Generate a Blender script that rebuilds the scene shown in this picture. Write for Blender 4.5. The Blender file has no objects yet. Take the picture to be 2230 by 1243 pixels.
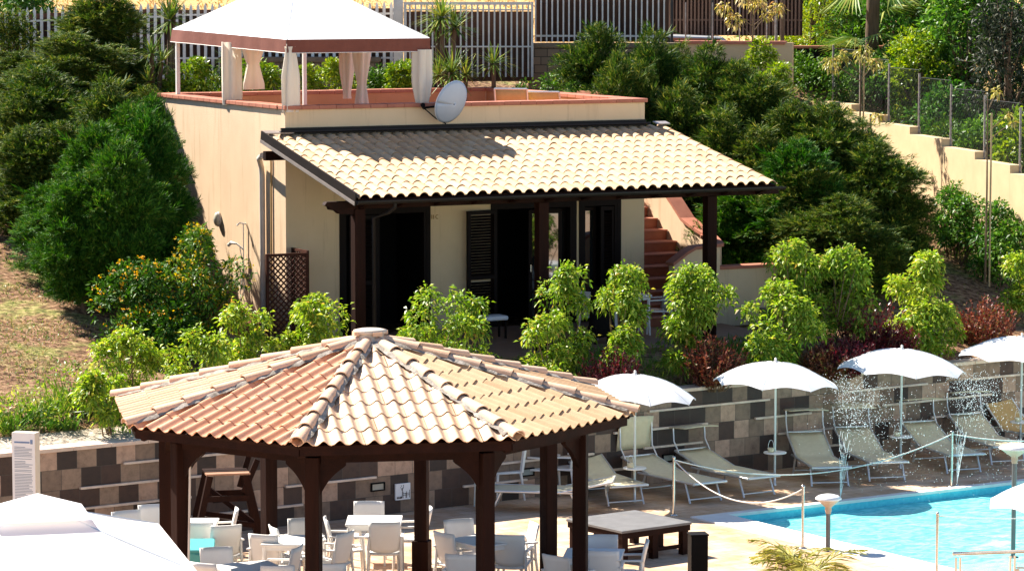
import bpy, math, random
import numpy as np
from math import sin, cos, pi, radians as R
from mathutils import Vector, Matrix
random.seed(7); rng = np.random.default_rng(7)
S = bpy.context.scene
COL = S.collection

# ---------------------------------------------------------------- camera, sky, sun, exposure
CAMZ, PITCH, FPX = 8.28, 0.0987, 7000.0
cam = bpy.data.cameras.new('camera'); camo = bpy.data.objects.new('camera', cam); COL.objects.link(camo)
cam.sensor_width = 36.0; cam.lens = FPX / 2230 * 36.0; cam.clip_start = 1.0; cam.clip_end = 600.0
camo.location = (0, 0, CAMZ); camo.rotation_euler = (pi / 2 - PITCH, 0, 0)
S.camera = camo
SUNV = Vector((0.80, -0.66, -1.0)).normalized()           # the way the light travels
SUN_EL = math.asin(-SUNV.z); SUN_AZ = math.atan2(-SUNV.x, -SUNV.y)
world = bpy.data.worlds.new('World'); S.world = world; world.use_nodes = True
wn = world.node_tree.nodes; wl = world.node_tree.links
bg = wn['Background']; sky = wn.new('ShaderNodeTexSky'); sky.sky_type = 'NISHITA'; sky.sun_disc = False
sky.sun_elevation = SUN_EL; sky.sun_rotation = SUN_AZ; sky.air_density = 0.7; sky.dust_density = 0.0
wl.new(sky.outputs[0], bg.inputs[0]); bg.inputs[1].default_value = 0.075
sl = bpy.data.lights.new('sun', 'SUN'); so = bpy.data.objects.new('sun', sl); COL.objects.link(so)
sl.energy = 5.0; sl.angle = R(0.53); sl.color = (1.0, 0.93, 0.82)
so.rotation_euler = SUNV.to_track_quat('-Z', 'Y').to_euler(); so.location = (-20, 60, 40)
S.view_settings.view_transform = 'Standard'; S.view_settings.look = 'None'
S.view_settings.gamma = 1.0; S.view_settings.exposure = 1.6
S.render.engine = 'CYCLES'; S.cycles.max_bounces = 7; S.cycles.diffuse_bounces = 3
S.cycles.transparent_max_bounces = 12; S.cycles.caustics_reflective = False; S.cycles.caustics_refractive = False

# ---------------------------------------------------------------- helpers
def G(u, v, z=0.0):
    """world point at height z seen at photo pixel (u, v): used to read real distances off the photograph"""
    a = (u - 1115) / FPX; b = (621.5 - v) / FPX
    d = Vector((a, cos(PITCH) + b * sin(PITCH), -sin(PITCH) + b * cos(PITCH)))
    k = (z - CAMZ) / d.z
    return Vector((d.x * k, d.y * k, z))
def D(u, v, y):
    a = (u - 1115) / FPX; b = (621.5 - v) / FPX
    d = Vector((a, cos(PITCH) + b * sin(PITCH), -sin(PITCH) + b * cos(PITCH)))
    k = y / d.y
    return Vector((d.x * k, y, CAMZ + d.z * k))
def tag(o, label=None, cat=None, group=None, kind=None):
    if label: o['label'] = label
    if cat: o['category'] = cat
    if group: o['group'] = group
    if kind: o['kind'] = kind
    return o
def thing(name, label, cat, loc=(0, 0, 0), rz=0.0, group=None, scale=1.0):
    o = bpy.data.objects.new(name, None); COL.objects.link(o); o.empty_display_size = 0.2
    o.location = loc; o.rotation_euler = (0, 0, rz); o.scale = (scale,) * 3
    return tag(o, label, cat, group)
def dup(root, loc, rz, label, group=None, scale=None):
    r = root.copy(); COL.objects.link(r); r.location = loc; r.rotation_euler = (0, 0, rz)
    r['label'] = label
    if group: r['group'] = group
    if scale is not None: r.scale = (scale,) * 3 if not hasattr(scale, '__len__') else scale
    for ch in list(root.children):
        c = ch.copy(); COL.objects.link(c); c.parent = r
        for g in list(ch.children):
            d = g.copy(); COL.objects.link(d); d.parent = c
    return r

class MB:
    def __init__(s): s.v = []; s.f = []; s.sm = []
    def add(s, vs, fs, smooth=False):
        b = len(s.v); s.v += [tuple(v) for v in vs]; s.f += [tuple(i + b for i in f) for f in fs]; s.sm += [smooth] * len(fs); return s
    def box(s, c, d, rz=0.0, M=None, bev=0.0):
        hx, hy, hz = d[0] / 2, d[1] / 2, d[2] / 2
        vs = [Vector((x, y, z)) for x in (-hx, hx) for y in (-hy, hy) for z in (-hz, hz)]
        m = M if M is not None else Matrix.Rotation(rz, 3, 'Z')
        vs = [m @ v + Vector(c) for v in vs]
        return s.add(vs, [(0, 1, 3, 2), (4, 6, 7, 5), (0, 4, 5, 1), (2, 3, 7, 6), (0, 2, 6, 4), (1, 5, 7, 3)])
    def bar(s, a, b, w, h=None, up=(0, 0, 1)):
        a = Vector(a); b = Vector(b); h = h or w
        y = (b - a); L = y.length; y = y / L; u = Vector(up)
        if abs(y.dot(u)) > 0.99: u = Vector((1, 0, 0))
        x = y.cross(u).normalized(); z = x.cross(y)
        M = Matrix((x, y, z)).transposed()
        return s.box((a + b) / 2, (w, L, h), M=M)
    def tube(s, pts, r, n=8, closed=False):
        pts = [Vector(p) for p in pts]; rs = r if hasattr(r, '__len__') else [r] * len(pts)
        rings = []; prev = None
        for i, p in enumerate(pts):
            t = (pts[min(i + 1, len(pts) - 1)] - pts[max(i - 1, 0)]).normalized()
            if prev is None:
                u = Vector((0, 0, 1)) if abs(t.z) < 0.9 else Vector((1, 0, 0))
                x = t.cross(u).normalized()
            else: x = (prev - t * prev.dot(t)).normalized()
            prev = x; y = t.cross(x)
            rings.append([p + (x * cos(2 * pi * k / n) + y * sin(2 * pi * k / n)) * rs[i] for k in range(n)])
        vs = [v for q in rings for v in q]; fs = []
        for i in range(len(pts) - 1):
            for k in range(n):
                fs.append((i * n + k, i * n + (k + 1) % n, (i + 1) * n + (k + 1) % n, (i + 1) * n + k))
        s.add(vs, fs, True)
        s.add(rings[0][::-1], [tuple(range(n))]); s.add(rings[-1], [tuple(range(n))])
        return s
    def lathe(s, prof, c=(0, 0, 0), n=20, smooth=True):
        c = Vector(c); vs = []; fs = []
        for r, z in prof:
            for k in range(n): vs.append(c + Vector((r * cos(2 * pi * k / n), r * sin(2 * pi * k / n), z)))
        for i in range(len(prof) - 1):
            for k in range(n): fs.append((i * n + k, i * n + (k + 1) % n, (i + 1) * n + (k + 1) % n, (i + 1) * n + k))
        return s.add(vs, fs, smooth)
    def prism(s, poly, a, b, ax='z'):
        """extrude a 2-D polygon from a to b along an axis (x: poly is (y,z); y: (x,z); z: (x,y))"""
        def P(p, t): return {'x': (t, p[0], p[1]), 'y': (p[0], t, p[1]), 'z': (p[0], p[1], t)}[ax]
        n = len(poly); vs = [P(p, a) for p in poly] + [P(p, b) for p in poly]
        fs = [tuple(range(n))[::-1], tuple(range(n, 2 * n))] + [(i, (i + 1) % n, n + (i + 1) % n, n + i) for i in range(n)]
        return s.add(vs, fs)
    def sheet(s, rows, thick=0.0, smooth=True):
        """grid of points (list of rows); thick > 0 gives it a back"""
        n = len(rows[0]); m = len(rows); vs = [Vector(p) for r in rows for p in r]
        fs = [(i * n + k, i * n + k + 1, (i + 1) * n + k + 1, (i + 1) * n + k) for i in range(m - 1) for k in range(n - 1)]
        if thick:
            nr = []
            for i in range(m):
                for k in range(n):
                    a = vs[i * n + min(k + 1, n - 1)] - vs[i * n + max(k - 1, 0)]; b = vs[min(i + 1, m - 1) * n + k] - vs[max(i - 1, 0) * n + k]
                    nr.append(a.cross(b).normalized())
            o = len(vs); vs = vs + [v - q * thick for v, q in zip(vs, nr)]
            fs = fs + [tuple(o + i for i in f[::-1]) for f in fs]
            rim = [k for k in range(n)] + [i * n + n - 1 for i in range(1, m)] + [(m - 1) * n + k for k in range(n - 2, -1, -1)] + [i * n for i in range(m - 2, 0, -1)]
            fs += [(rim[i], o + rim[i], o + rim[(i + 1) % len(rim)], rim[(i + 1) % len(rim)]) for i in range(len(rim))]
        return s.add(vs, fs, smooth)
    def build(s, name, mat, parent=None, dz=0.0, bevel=0.0, fix=True):
        me = bpy.data.meshes.new(name)
        me.from_pydata([(x, y, z + dz) for x, y, z in s.v], [], s.f)
        me.polygons.foreach_set('use_smooth', s.sm)
        if fix:
            import bmesh
            bm = bmesh.new(); bm.from_mesh(me); bmesh.ops.recalc_face_normals(bm, faces=bm.faces); bm.to_mesh(me); bm.free()
        me.materials.append(mat); me.update()
        o = bpy.data.objects.new(name, me); COL.objects.link(o)
        if parent: o.parent = parent
        if bevel:
            m = o.modifiers.new('bevel', 'BEVEL'); m.width = bevel; m.segments = 2; m.limit_method = 'ANGLE'; m.angle_limit = R(40)
        return o
def raw(name, V, F, mat, parent=None):
    """numpy mesh of quads/tris: V (n,3), F (m,k)"""
    me = bpy.data.meshes.new(name); V = np.asarray(V, np.float32); F = np.asarray(F, np.int32); k = F.shape[1]
    me.vertices.add(len(V)); me.vertices.foreach_set('co', V.ravel())
    me.loops.add(F.size); me.loops.foreach_set('vertex_index', F.ravel())
    me.polygons.add(len(F)); me.polygons.foreach_set('loop_start', np.arange(0, F.size, k, dtype=np.int32))
    me.polygons.foreach_set('loop_total', np.full(len(F), k, np.int32))
    me.update(calc_edges=True); me.materials.append(mat)
    o = bpy.data.objects.new(name, me); COL.objects.link(o)
    if parent: o.parent = parent
    return o

# ---------------------------------------------------------------- materials
def newmat(name):
    m = bpy.data.materials.new(name); m.use_nodes = True
    nt = m.node_tree; b = nt.nodes['Principled BSDF']
    return m, nt, b, nt.nodes, nt.links
def node(nt, typ, **kw):
    n = nt.nodes.new(typ)
    for k, v in kw.items():
        if k in n.inputs: n.inputs[k].default_value = v
        else: setattr(n, k, v)
    return n
def c4(c): return (c[0], c[1], c[2], 1.0)
def ramp(nt, stops, interp='LINEAR'):
    r = nt.nodes.new('ShaderNodeValToRGB'); e = r.color_ramp; e.interpolation = interp
    while len(e.elements) < len(stops): e.elements.new(0.5)
    for el, (p, c) in zip(e.elements, stops): el.position = p; el.color = c4(c)
    return r
def mat(name, c, c2=None, scale=6.0, rough=0.7, bump=0.0, bscale=None, spec=0.3, metal=0.0, detail=5.0, stretch=None, island=None, grime=None, coat=0.0):
    """noise between two colours, optional bump, optional colour change per mesh island, optional dirty patches"""
    m, nt, b, N, L = newmat(name)
    b.inputs['Roughness'].default_value = rough; b.inputs['Metallic'].default_value = metal
    b.inputs['Specular IOR Level'].default_value = spec
    if coat: b.inputs['Coat Weight'].default_value = coat
    tc = N.new('ShaderNodeTexCoord'); mp = N.new('ShaderNodeMapping'); L.new(tc.outputs['Object'], mp.inputs[0])
    if stretch: mp.inputs['Scale'].default_value = stretch
    nz = node(nt, 'ShaderNodeTexNoise', Scale=scale, Detail=detail, Roughness=0.6); L.new(mp.outputs[0], nz.inputs[0])
    c2 = c2 or tuple(x * 0.8 for x in c)
    rp = ramp(nt, [(0.32, c2), (0.68, c)]); L.new(nz.outputs[0], rp.inputs[0]); out = rp.outputs[0]
    if island:
        g = N.new('ShaderNodeNewGeometry'); ir = ramp(nt, island); L.new(g.outputs['Random Per Island'], ir.inputs[0])
        mx = N.new('ShaderNodeMixRGB'); mx.blend_type = 'MULTIPLY'; mx.inputs[0].default_value = 1.0
        L.new(out, mx.inputs[1]); L.new(ir.outputs[0], mx.inputs[2]); out = mx.outputs[0]
    if grime:
        gc, gs, lo, hi, amt = grime[:5]
        g2 = N.new('ShaderNodeMapping'); L.new(tc.outputs['Object'], g2.inputs[0])
        if len(grime) > 5: g2.inputs['Scale'].default_value = grime[5]
        n2 = node(nt, 'ShaderNodeTexNoise', Scale=gs, Detail=6.0, Roughness=0.65); L.new(g2.outputs[0], n2.inputs[0])
        mr = node(nt, 'ShaderNodeMapRange'); mr.inputs[1].default_value = lo; mr.inputs[2].default_value = hi; mr.inputs[4].default_value = amt
        L.new(n2.outputs[0], mr.inputs[0])
        mx = N.new('ShaderNodeMixRGB'); L.new(mr.outputs[0], mx.inputs[0]); L.new(out, mx.inputs[1]); mx.inputs[2].default_value = c4(gc); out = mx.outputs[0]
    L.new(out, b.inputs['Base Color'])
    if bump:
        nb = node(nt, 'ShaderNodeTexNoise', Scale=bscale or scale * 4, Detail=4.0); L.new(mp.outputs[0], nb.inputs[0])
        bp = node(nt, 'ShaderNodeBump', Strength=bump, Distance=0.02); L.new(nb.outputs[0], bp.inputs['Height']); L.new(bp.outputs[0], b.inputs['Normal'])
    return m
def leafmat(name, stops, trans=0.3, rough=0.4, spec=0.35, vary=1.0):
    m, nt, b, N, L = newmat(name)
    g = N.new('ShaderNodeNewGeometry'); r = ramp(nt, stops); L.new(g.outputs['Random Per Island'], r.inputs[0])
    b.inputs['Roughness'].default_value = rough; b.inputs['Specular IOR Level'].default_value = spec
    L.new(r.outputs[0], b.inputs['Base Color'])
    t = N.new('ShaderNodeBsdfTranslucent'); mx = N.new('ShaderNodeMixShader'); mx.inputs[0].default_value = trans
    if vary:      # plants of one kind differ a little from each other
        oi = N.new('ShaderNodeObjectInfo'); v1 = node(nt, 'ShaderNodeMapRange'); v1.inputs[3].default_value = 0.5 - 0.022 * vary; v1.inputs[4].default_value = 0.5 + 0.016 * vary; L.new(oi.outputs['Random'], v1.inputs[0])
        v2 = node(nt, 'ShaderNodeMapRange'); v2.inputs[3].default_value = 1 + 0.22 * vary; v2.inputs[4].default_value = 1 - 0.25 * vary; L.new(oi.outputs['Random'], v2.inputs[0])
        h0 = N.new('ShaderNodeHueSaturation'); L.new(v1.outputs[0], h0.inputs['Hue']); L.new(v2.outputs[0], h0.inputs['Value']); L.new(r.outputs[0], h0.inputs['Color']); r = h0; L.new(h0.outputs[0], b.inputs['Base Color'])
    hs = node(nt, 'ShaderNodeHueSaturation', Saturation=1.1, Value=1.25); L.new(r.outputs[0], hs.inputs['Color']); L.new(hs.outputs[0], t.inputs[0])
    L.new(b.outputs[0], mx.inputs[1]); L.new(t.outputs[0], mx.inputs[2]); L.new(mx.outputs[0], N['Material Output'].inputs[0])
    return m
M = {}
M['stucco'] = mat('stucco', (0.73, 0.535, 0.355), (0.66, 0.475, 0.31), 1.3, 0.9, 0.25, 90, 0.15, grime=((0.40, 0.25, 0.14), 2.4, 0.54, 0.74, 0.55, (2.6, 2.6, 0.2)))
M['facade'] = mat('facade', (0.74, 0.56, 0.35), (0.68, 0.51, 0.31), 1.3, 0.9, 0.2, 90, 0.15, grime=((0.38, 0.25, 0.15), 3.0, 0.56, 0.76, 0.5, (3.0, 3.0, 0.22)))
M['inner'] = mat('terrace_stucco', (0.55, 0.27, 0.14), (0.50, 0.25, 0.12), 2.0, 0.9, 0.2, 90, 0.15, grime=((0.2, 0.1, 0.06), 2.6, 0.58, 0.75, 0.6, (3, 3, 0.3)))
M['terracotta'] = mat('terracotta', (0.44, 0.165, 0.10), (0.36, 0.125, 0.075), 5, 0.65, 0.15, 60, 0.3)
M['tile_red'] = mat('tile_red', (0.36, 0.10, 0.045), (0.27, 0.07, 0.03), 6, 0.45, 0.1, 60, 0.4)
M['wood'] = mat('dark_wood', (0.026, 0.0075, 0.0038), (0.012, 0.0038, 0.002), 5, 0.7, 0.3, 40, 0.1, stretch=(1, 1, 0.12))
M['woodh'] = mat('dark_wood_beam', (0.024, 0.0075, 0.004), (0.012, 0.004, 0.0024), 4, 0.7, 0.25, 40, 0.1)
M['shutter'] = mat('shutter_brown', (0.011, 0.005, 0.0035), (0.007, 0.0035, 0.0025), 6, 0.6, 0.1, 40, 0.12)
M['lattice'] = mat('lattice_brown', (0.085, 0.03, 0.018), (0.05, 0.018, 0.011), 6, 0.7, 0.1, 40, 0.1)
M['black'] = mat('interior_shade', (0.004, 0.0035, 0.003), (0.003, 0.0025, 0.002), 2, 0.8)
M['gutter'] = mat('gutter_brown', (0.022, 0.016, 0.014), (0.017, 0.013, 0.011), 4, 0.5, spec=0.15)
M['flash'] = mat('flashing_metal', (0.35, 0.30, 0.27), (0.28, 0.24, 0.22), 4, 0.4, spec=0.5, metal=0.3)
M['pipe'] = mat('white_pipe', (0.62, 0.56, 0.50), (0.5, 0.44, 0.39), 4, 0.45)
TV = [(0.0, (0.86, 0.80, 0.74)), (0.35, (0.96, 0.94, 0.92)), (0.7, (1, 1, 1)), (0.88, (1.0, 0.90, 0.82)), (1.0, (0.78, 0.70, 0.64))]
M['roof'] = mat('roof_tile_cream', (0.60, 0.415, 0.25), (0.53, 0.355, 0.205), 7, 0.7, 0.2, 70, 0.2, island=TV, grime=((0.34, 0.26, 0.19), 3.2, 0.62, 0.8, 0.45))
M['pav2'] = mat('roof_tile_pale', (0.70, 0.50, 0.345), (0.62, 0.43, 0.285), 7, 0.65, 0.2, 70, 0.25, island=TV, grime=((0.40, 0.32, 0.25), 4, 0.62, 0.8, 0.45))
M['pav'] = mat('roof_tile_pink', (0.74, 0.43, 0.27), (0.66, 0.36, 0.215), 6, 0.6, 0.2, 70, 0.35, island=[(0.0, (0.85, 0.74, 0.66)), (0.3, (0.96, 0.9, 0.86)), (0.7, (1, 1, 1)), (0.9, (1.0, 0.9, 0.8)), (1, (.8, .72, .66))], grime=((0.26, 0.2, 0.16), 4.0, 0.60, 0.78, 0.6))
M['hip'] = mat('hip_tile', (0.72, 0.50, 0.35), (0.62, 0.41, 0.28), 7, 0.8, 0.25, 70, 0.2, island=[(0, (0.84, 0.78, 0.72)), (0.5, (1, 1, 1)), (1, (0.95, 0.86, 0.78))], grime=((0.3, 0.24, 0.19), 4.0, 0.60, 0.75, 0.5))
M['mortar'] = mat('mortar', (0.42, 0.37, 0.32), (0.16, 0.13, 0.10), 9, 0.95, 0.6, 30)
M['white'] = mat('white_resin', (0.78, 0.755, 0.71), (0.74, 0.70, 0.65), 3, 0.38, spec=0.4, grime=((0.55, 0.5, 0.44), 5, 0.6, 0.8, 0.3))
M['canvas'] = mat('white_canvas', (0.83, 0.83, 0.83), (0.80, 0.80, 0.81), 3, 0.85, 0.12, 14)
M['ucanvas'] = leafmat('umbrella_canvas', [(0, (0.84, 0.84, 0.86)), (1, (0.84, 0.84, 0.86))], 0.22, 0.85, 0.1, 0)
M['curtain'] = leafmat('curtain_cloth', [(0, (0.80, 0.72, 0.60)), (1, (0.82, 0.74, 0.63))], 0.25, 0.9, 0.1, 0)
M['valance'] = mat('brown_canvas', (0.19, 0.062, 0.042), (0.16, 0.05, 0.034), 5, 0.85, 0.15, 20)
M['cream'] = mat('cream_sling', (0.72, 0.63, 0.42), (0.66, 0.57, 0.37), 14, 0.8, 0.2, 160)
M['tan'] = mat('tan_sling', (0.58, 0.37, 0.15), (0.52, 0.33, 0.13), 14, 0.8, 0.2, 160)
M['alu'] = mat('aluminium', (0.72, 0.72, 0.71), (0.62, 0.62, 0.61), 5, 0.3, metal=0.55, spec=0.5)
M['steel'] = mat('steel', (0.62, 0.60, 0.56), (0.45, 0.43, 0.40), 8, 0.22, metal=0.9, spec=0.5)
M['pole'] = mat('green_white_pole', (0.62, 0.66, 0.62), (0.56, 0.60, 0.56), 5, 0.4)
M['rope'] = mat('white_rope', (0.74, 0.72, 0.68), (0.6, 0.58, 0.54), 40, 0.8)
M['teal'] = mat('teal_plastic', (0.10, 0.40, 0.40), (0.085, 0.35, 0.35), 3, 0.4)
M['dish'] = mat('dish_grey', (0.40, 0.47, 0.56), (0.36, 0.43, 0.52), 3, 0.5)
M['fence'] = mat('fence_white', (0.84, 0.79, 0.73), (0.70, 0.65, 0.59), 6, 0.6)
M['fgrey'] = mat('fence_grey', (0.62, 0.58, 0.54), (0.50, 0.47, 0.44), 6, 0.6)
M['fback'] = mat('brown_screen', (0.085, 0.042, 0.026), (0.045, 0.022, 0.015), 3, 0.9, 0.3, 20, stretch=(6, 6, 0.3))
M['slat'] = mat('slat_brown', (0.24, 0.135, 0.085), (0.15, 0.08, 0.05), 5, 0.8, stretch=(6, 6, .3))
M['block'] = mat('stone_block', (0.22, 0.165, 0.11), (0.14, 0.10, 0.07), 4, 0.9, 0.5, 30)
M['cap'] = mat('wall_cap', (0.72, 0.56, 0.44), (0.6, 0.45, 0.35), 5, 0.7, 0.1, 40)
M['ledge'] = mat('ledge_tile', (0.76, 0.62, 0.50), (0.55, 0.43, 0.34), 7, 0.6)
M['ywall'] = mat('yellow_stucco', (0.58, 0.44, 0.255), (0.52, 0.38, 0.215), 2, 0.9, 0.2, 70, grime=((0.40, 0.29, 0.17), 2, 0.55, 0.8, 0.4, (1, 1, 0.3)))
M['bark'] = mat('bark', (0.16, 0.10, 0.06), (0.08, 0.05, 0.03), 12, 0.9, 0.5, 40, stretch=(1, 1, 0.2))
M['stem'] = mat('stem', (0.20, 0.13, 0.07), (0.13, 0.08, 0.045), 12, 0.8)
M['stake'] = mat('stake', (0.42, 0.31, 0.16), (0.32, 0.22, 0.11), 8, 0.8, stretch=(1, 1, .1))
M['lampgrey'] = mat('lamp_grey', (0.15, 0.15, 0.15), (0.12, 0.12, 0.12), 4, 0.45, metal=0.2)
M['paper'] = mat('sign_white', (0.80, 0.80, 0.80), (0.77, 0.77, 0.77), 3, 0.5)
M['ink'] = mat('sign_ink', (0.30, 0.33, 0.38), (0.25, 0.28, 0.33), 9, 0.6)
M['blue'] = mat('sign_blue', (0.18, 0.26, 0.42), (0.15, 0.22, 0.36), 9, 0.6)
M['dark'] = mat('dark_paint_and_shade', (0.008, 0.0055, 0.005), (0.005, 0.004, 0.0035), 5, 0.6, spec=0.1)
M['wire'] = mat('fence_wire', (0.03, 0.03, 0.028), (0.02, 0.02, 0.018), 5, 0.5)
M['mesh_post'] = mat('fence_post', (0.36, 0.32, 0.29), (0.22, 0.17, 0.14), 14, 0.7)
M['glass_lens'] = mat('lamp_lens', (0.30, 0.32, 0.29), (0.24, 0.26, 0.23), 4, 0.25, spec=0.6)
M['lampglass'] = mat('lamp_glass', (0.55, 0.53, 0.42), (0.45, 0.43, 0.34), 4, 0.2, spec=0.6)
def glass(name, tint, rough=0.03, alpha=0.25):
    m, nt, b, N, L = newmat(name)
    gl = N.new('ShaderNodeBsdfGlossy'); gl.inputs[1].default_value = rough
    tr = N.new('ShaderNodeBsdfTransparent'); tr.inputs[0].default_value = c4(tint)
    fr = node(nt, 'ShaderNodeFresnel', IOR=1.5); ad = N.new('ShaderNodeMath'); ad.operation = 'ADD'; ad.inputs[1].default_value = alpha * 0.3
    L.new(fr.outputs[0], ad.inputs[0]); mx = N.new('ShaderNodeMixShader'); L.new(ad.outputs[0], mx.inputs[0]); L.new(tr.outputs[0], mx.inputs[1]); L.new(gl.outputs[0], mx.inputs[2])
    L.new(mx.outputs[0], N['Material Output'].inputs[0]); return m
M['glass'] = glass('window_glass', (0.55, 0.58, 0.55), 0.02, 0.6)
M['railglass'] = glass('rail_glass', (0.92, 0.96, 0.95), 0.02, 0.5)

# leaf palettes
M['photinia'] = leafmat('shrub_leaf', [(0, (0.09, 0.18, 0.02)), (0.3, (0.18, 0.31, 0.03)), (0.7, (0.33, 0.44, 0.05)), (0.94, (0.47, 0.50, 0.08)), (1, (0.45, 0.28, 0.07))], 0.36, 0.42, 0.22, 0.45)
M['conifer'] = leafmat('conifer_leaf', [(0, (0.016, 0.042, 0.008)), (0.5, (0.052, 0.115, 0.014)), (0.8, (0.14, 0.20, 0.026)), (1, (0.34, 0.31, 0.06))], 0.2, 0.6, 0.15, 0.6)
M['conifer2'] = leafmat('cypress_leaf', [(0, (0.010, 0.042, 0.006)), (0.5, (0.036, 0.125, 0.012)), (0.9, (0.10, 0.24, 0.022)), (1, (0.24, 0.27, 0.05))], 0.2, 0.6, 0.12, 0.4)
M['laurel'] = leafmat('laurel_leaf', [(0, (0.03, 0.09, 0.014)), (0.5, (0.075, 0.19, 0.022)), (0.9, (0.15, 0.30, 0.04)), (1, (0.25, 0.32, 0.06))], 0.28, 0.45, 0.2)
M['limeleaf'] = leafmat('lime_leaf', [(0, (0.08, 0.17, 0.012)), (0.5, (0.17, 0.29, 0.02)), (1, (0.30, 0.36, 0.04))], 0.35, 0.35, 0.35)
M['darkleaf'] = leafmat('dark_leaf', [(0, (0.012, 0.022, 0.012)), (0.6, (0.035, 0.05, 0.026)), (1, (0.12, 0.12, 0.08))], 0.15, 0.5, 0.15)
M['pitto'] = leafmat('round_bush_leaf', [(0, (0.07, 0.16, 0.012)), (0.5, (0.16, 0.28, 0.02)), (1, (0.30, 0.37, 0.04))], 0.25, 0.42, 0.25)
M['yucca'] = leafmat('yucca_leaf', [(0, (0.06, 0.13, 0.02)), (0.6, (0.14, 0.23, 0.035)), (1, (0.34, 0.33, 0.07))], 0.2, 0.5, 0.15)
M['redleaf'] = leafmat('red_leaf', [(0, (0.035, 0.006, 0.008)), (0.6, (0.13, 0.016, 0.018)), (1, (0.24, 0.04, 0.03))], 0.2, 0.4, 0.35)
M['brownleaf'] = leafmat('brown_leaf', [(0, (0.07, 0.02, 0.012)), (0.5, (0.17, 0.055, 0.025)), (0.85, (0.30, 0.13, 0.05)), (1, (0.14, 0.17, 0.03))], 0.2, 0.5, 0.3)
M['yellowleaf'] = leafmat('yellow_leaf', [(0, (0.20, 0.21, 0.04)), (0.5, (0.45, 0.39, 0.08)), (0.8, (0.58, 0.50, 0.22)), (1, (0.34, 0.19, 0.06))], 0.3, 0.45, 0.3)
M['flower'] = leafmat('yellow_flower', [(0, (0.60, 0.32, 0.01)), (1, (0.72, 0.50, 0.04))], 0.3, 0.6, 0.2)
M['evergreen'] = leafmat('glossy_leaf', [(0, (0.03, 0.08, 0.010)), (0.6, (0.075, 0.18, 0.018)), (0.95, (0.16, 0.28, 0.03)), (1, (0.30, 0.32, 0.06))], 0.2, 0.5, 0.18)
M['palmleaf'] = leafmat('palm_leaf', [(0, (0.18, 0.19, 0.03)), (0.5, (0.36, 0.34, 0.05)), (1, (0.50, 0.43, 0.09))], 0.25, 0.4, 0.35)
M['grassblade'] = leafmat('grass_blade', [(0, (0.08, 0.13, 0.03)), (0.4, (0.17, 0.19, 0.05)), (0.7, (0.30, 0.22, 0.09)), (1, (0.36, 0.24, 0.12))], 0.3, 0.6, 0.2)
M['greenblade'] = leafmat('green_blade', [(0, (0.05, 0.13, 0.015)), (0.6, (0.13, 0.26, 0.03)), (1, (0.30, 0.32, 0.06))], 0.3, 0.45, 0.3)
M['dryleaf'] = leafmat('dry_field', [(0, (0.42, 0.24, 0.09)), (0.6, (0.62, 0.38, 0.16)), (1, (0.72, 0.5, 0.26))], 0.25, 0.8, 0.1)

# ---------------------------------------------------------------- terrain
HA = 0.4586; HD = Vector((cos(HA), sin(HA), 0)); HN = Vector((-sin(HA), cos(HA), 0)); HO = Vector((-3.944, 56.0, 0)); FLOOR = 1.8
WA_ = R(35.0); WD = Vector((cos(WA_), sin(WA_), 0)); WN = Vector((-sin(WA_), cos(WA_), 0)); WO = Vector((-0.52, 49.3, 0))
WTOP = 1.5
def H3(s, n, z=0.0): p = HO + HD * s + HN * n; return Vector((p.x, p.y, z))
def W3(s, n, z=0.0): p = WO + WD * s + WN * n; return Vector((p.x, p.y, z))
def sstep(a, b, x): t = np.clip((x - a) / (b - a), 0, 1); return t * t * (3 - 2 * t)
def terrain(x, y):
    x = np.asarray(x, float); y = np.asarray(y, float)
    q = (x - WO.x) * WN.x + (y - WO.y) * WN.y
    a = 0.13 + 0.07 * sstep(0, 7, x)
    z = 1.42 + np.clip(q, 0, 99) * a + 0.004 * np.clip(q, 0, 99) ** 2
    top = 6.05
    z = np.minimum(z, top + 0 * q)
    z = np.where(q > 24, top + (q - 24) * 0.055 + 0.0006 * np.clip(q - 24, 0, 999) ** 2, z)
    s = (x - HO.x) * HD.x + (y - HO.y) * HD.y; n = (x - HO.x) * HN.x + (y - HO.y) * HN.y
    back = sstep(6.3, 7.3, n) * sstep(-3.5, -1.0, s) * (1 - sstep(8.5, 12, s))
    z = np.where(q < 24, z * (1 - back) + np.maximum(z, 5.45) * back, z)
    flat = sstep(-2.2, -0.9, s) * (1 - sstep(9.3, 10.5, s)) * sstep(-6.0, -4.6, n) * (1 - sstep(5.6, 6.3, n))
    z = z * (1 - flat) + (FLOOR - 0.06) * flat
    z = z + 0.05 * np.sin(x * 1.9 + y * 0.7) * np.cos(y * 1.3 - x * 0.4) * (1 - flat) * sstep(0.6, 2.5, q)
    return z
def TZ(x, y): return float(terrain(x, y))

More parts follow.
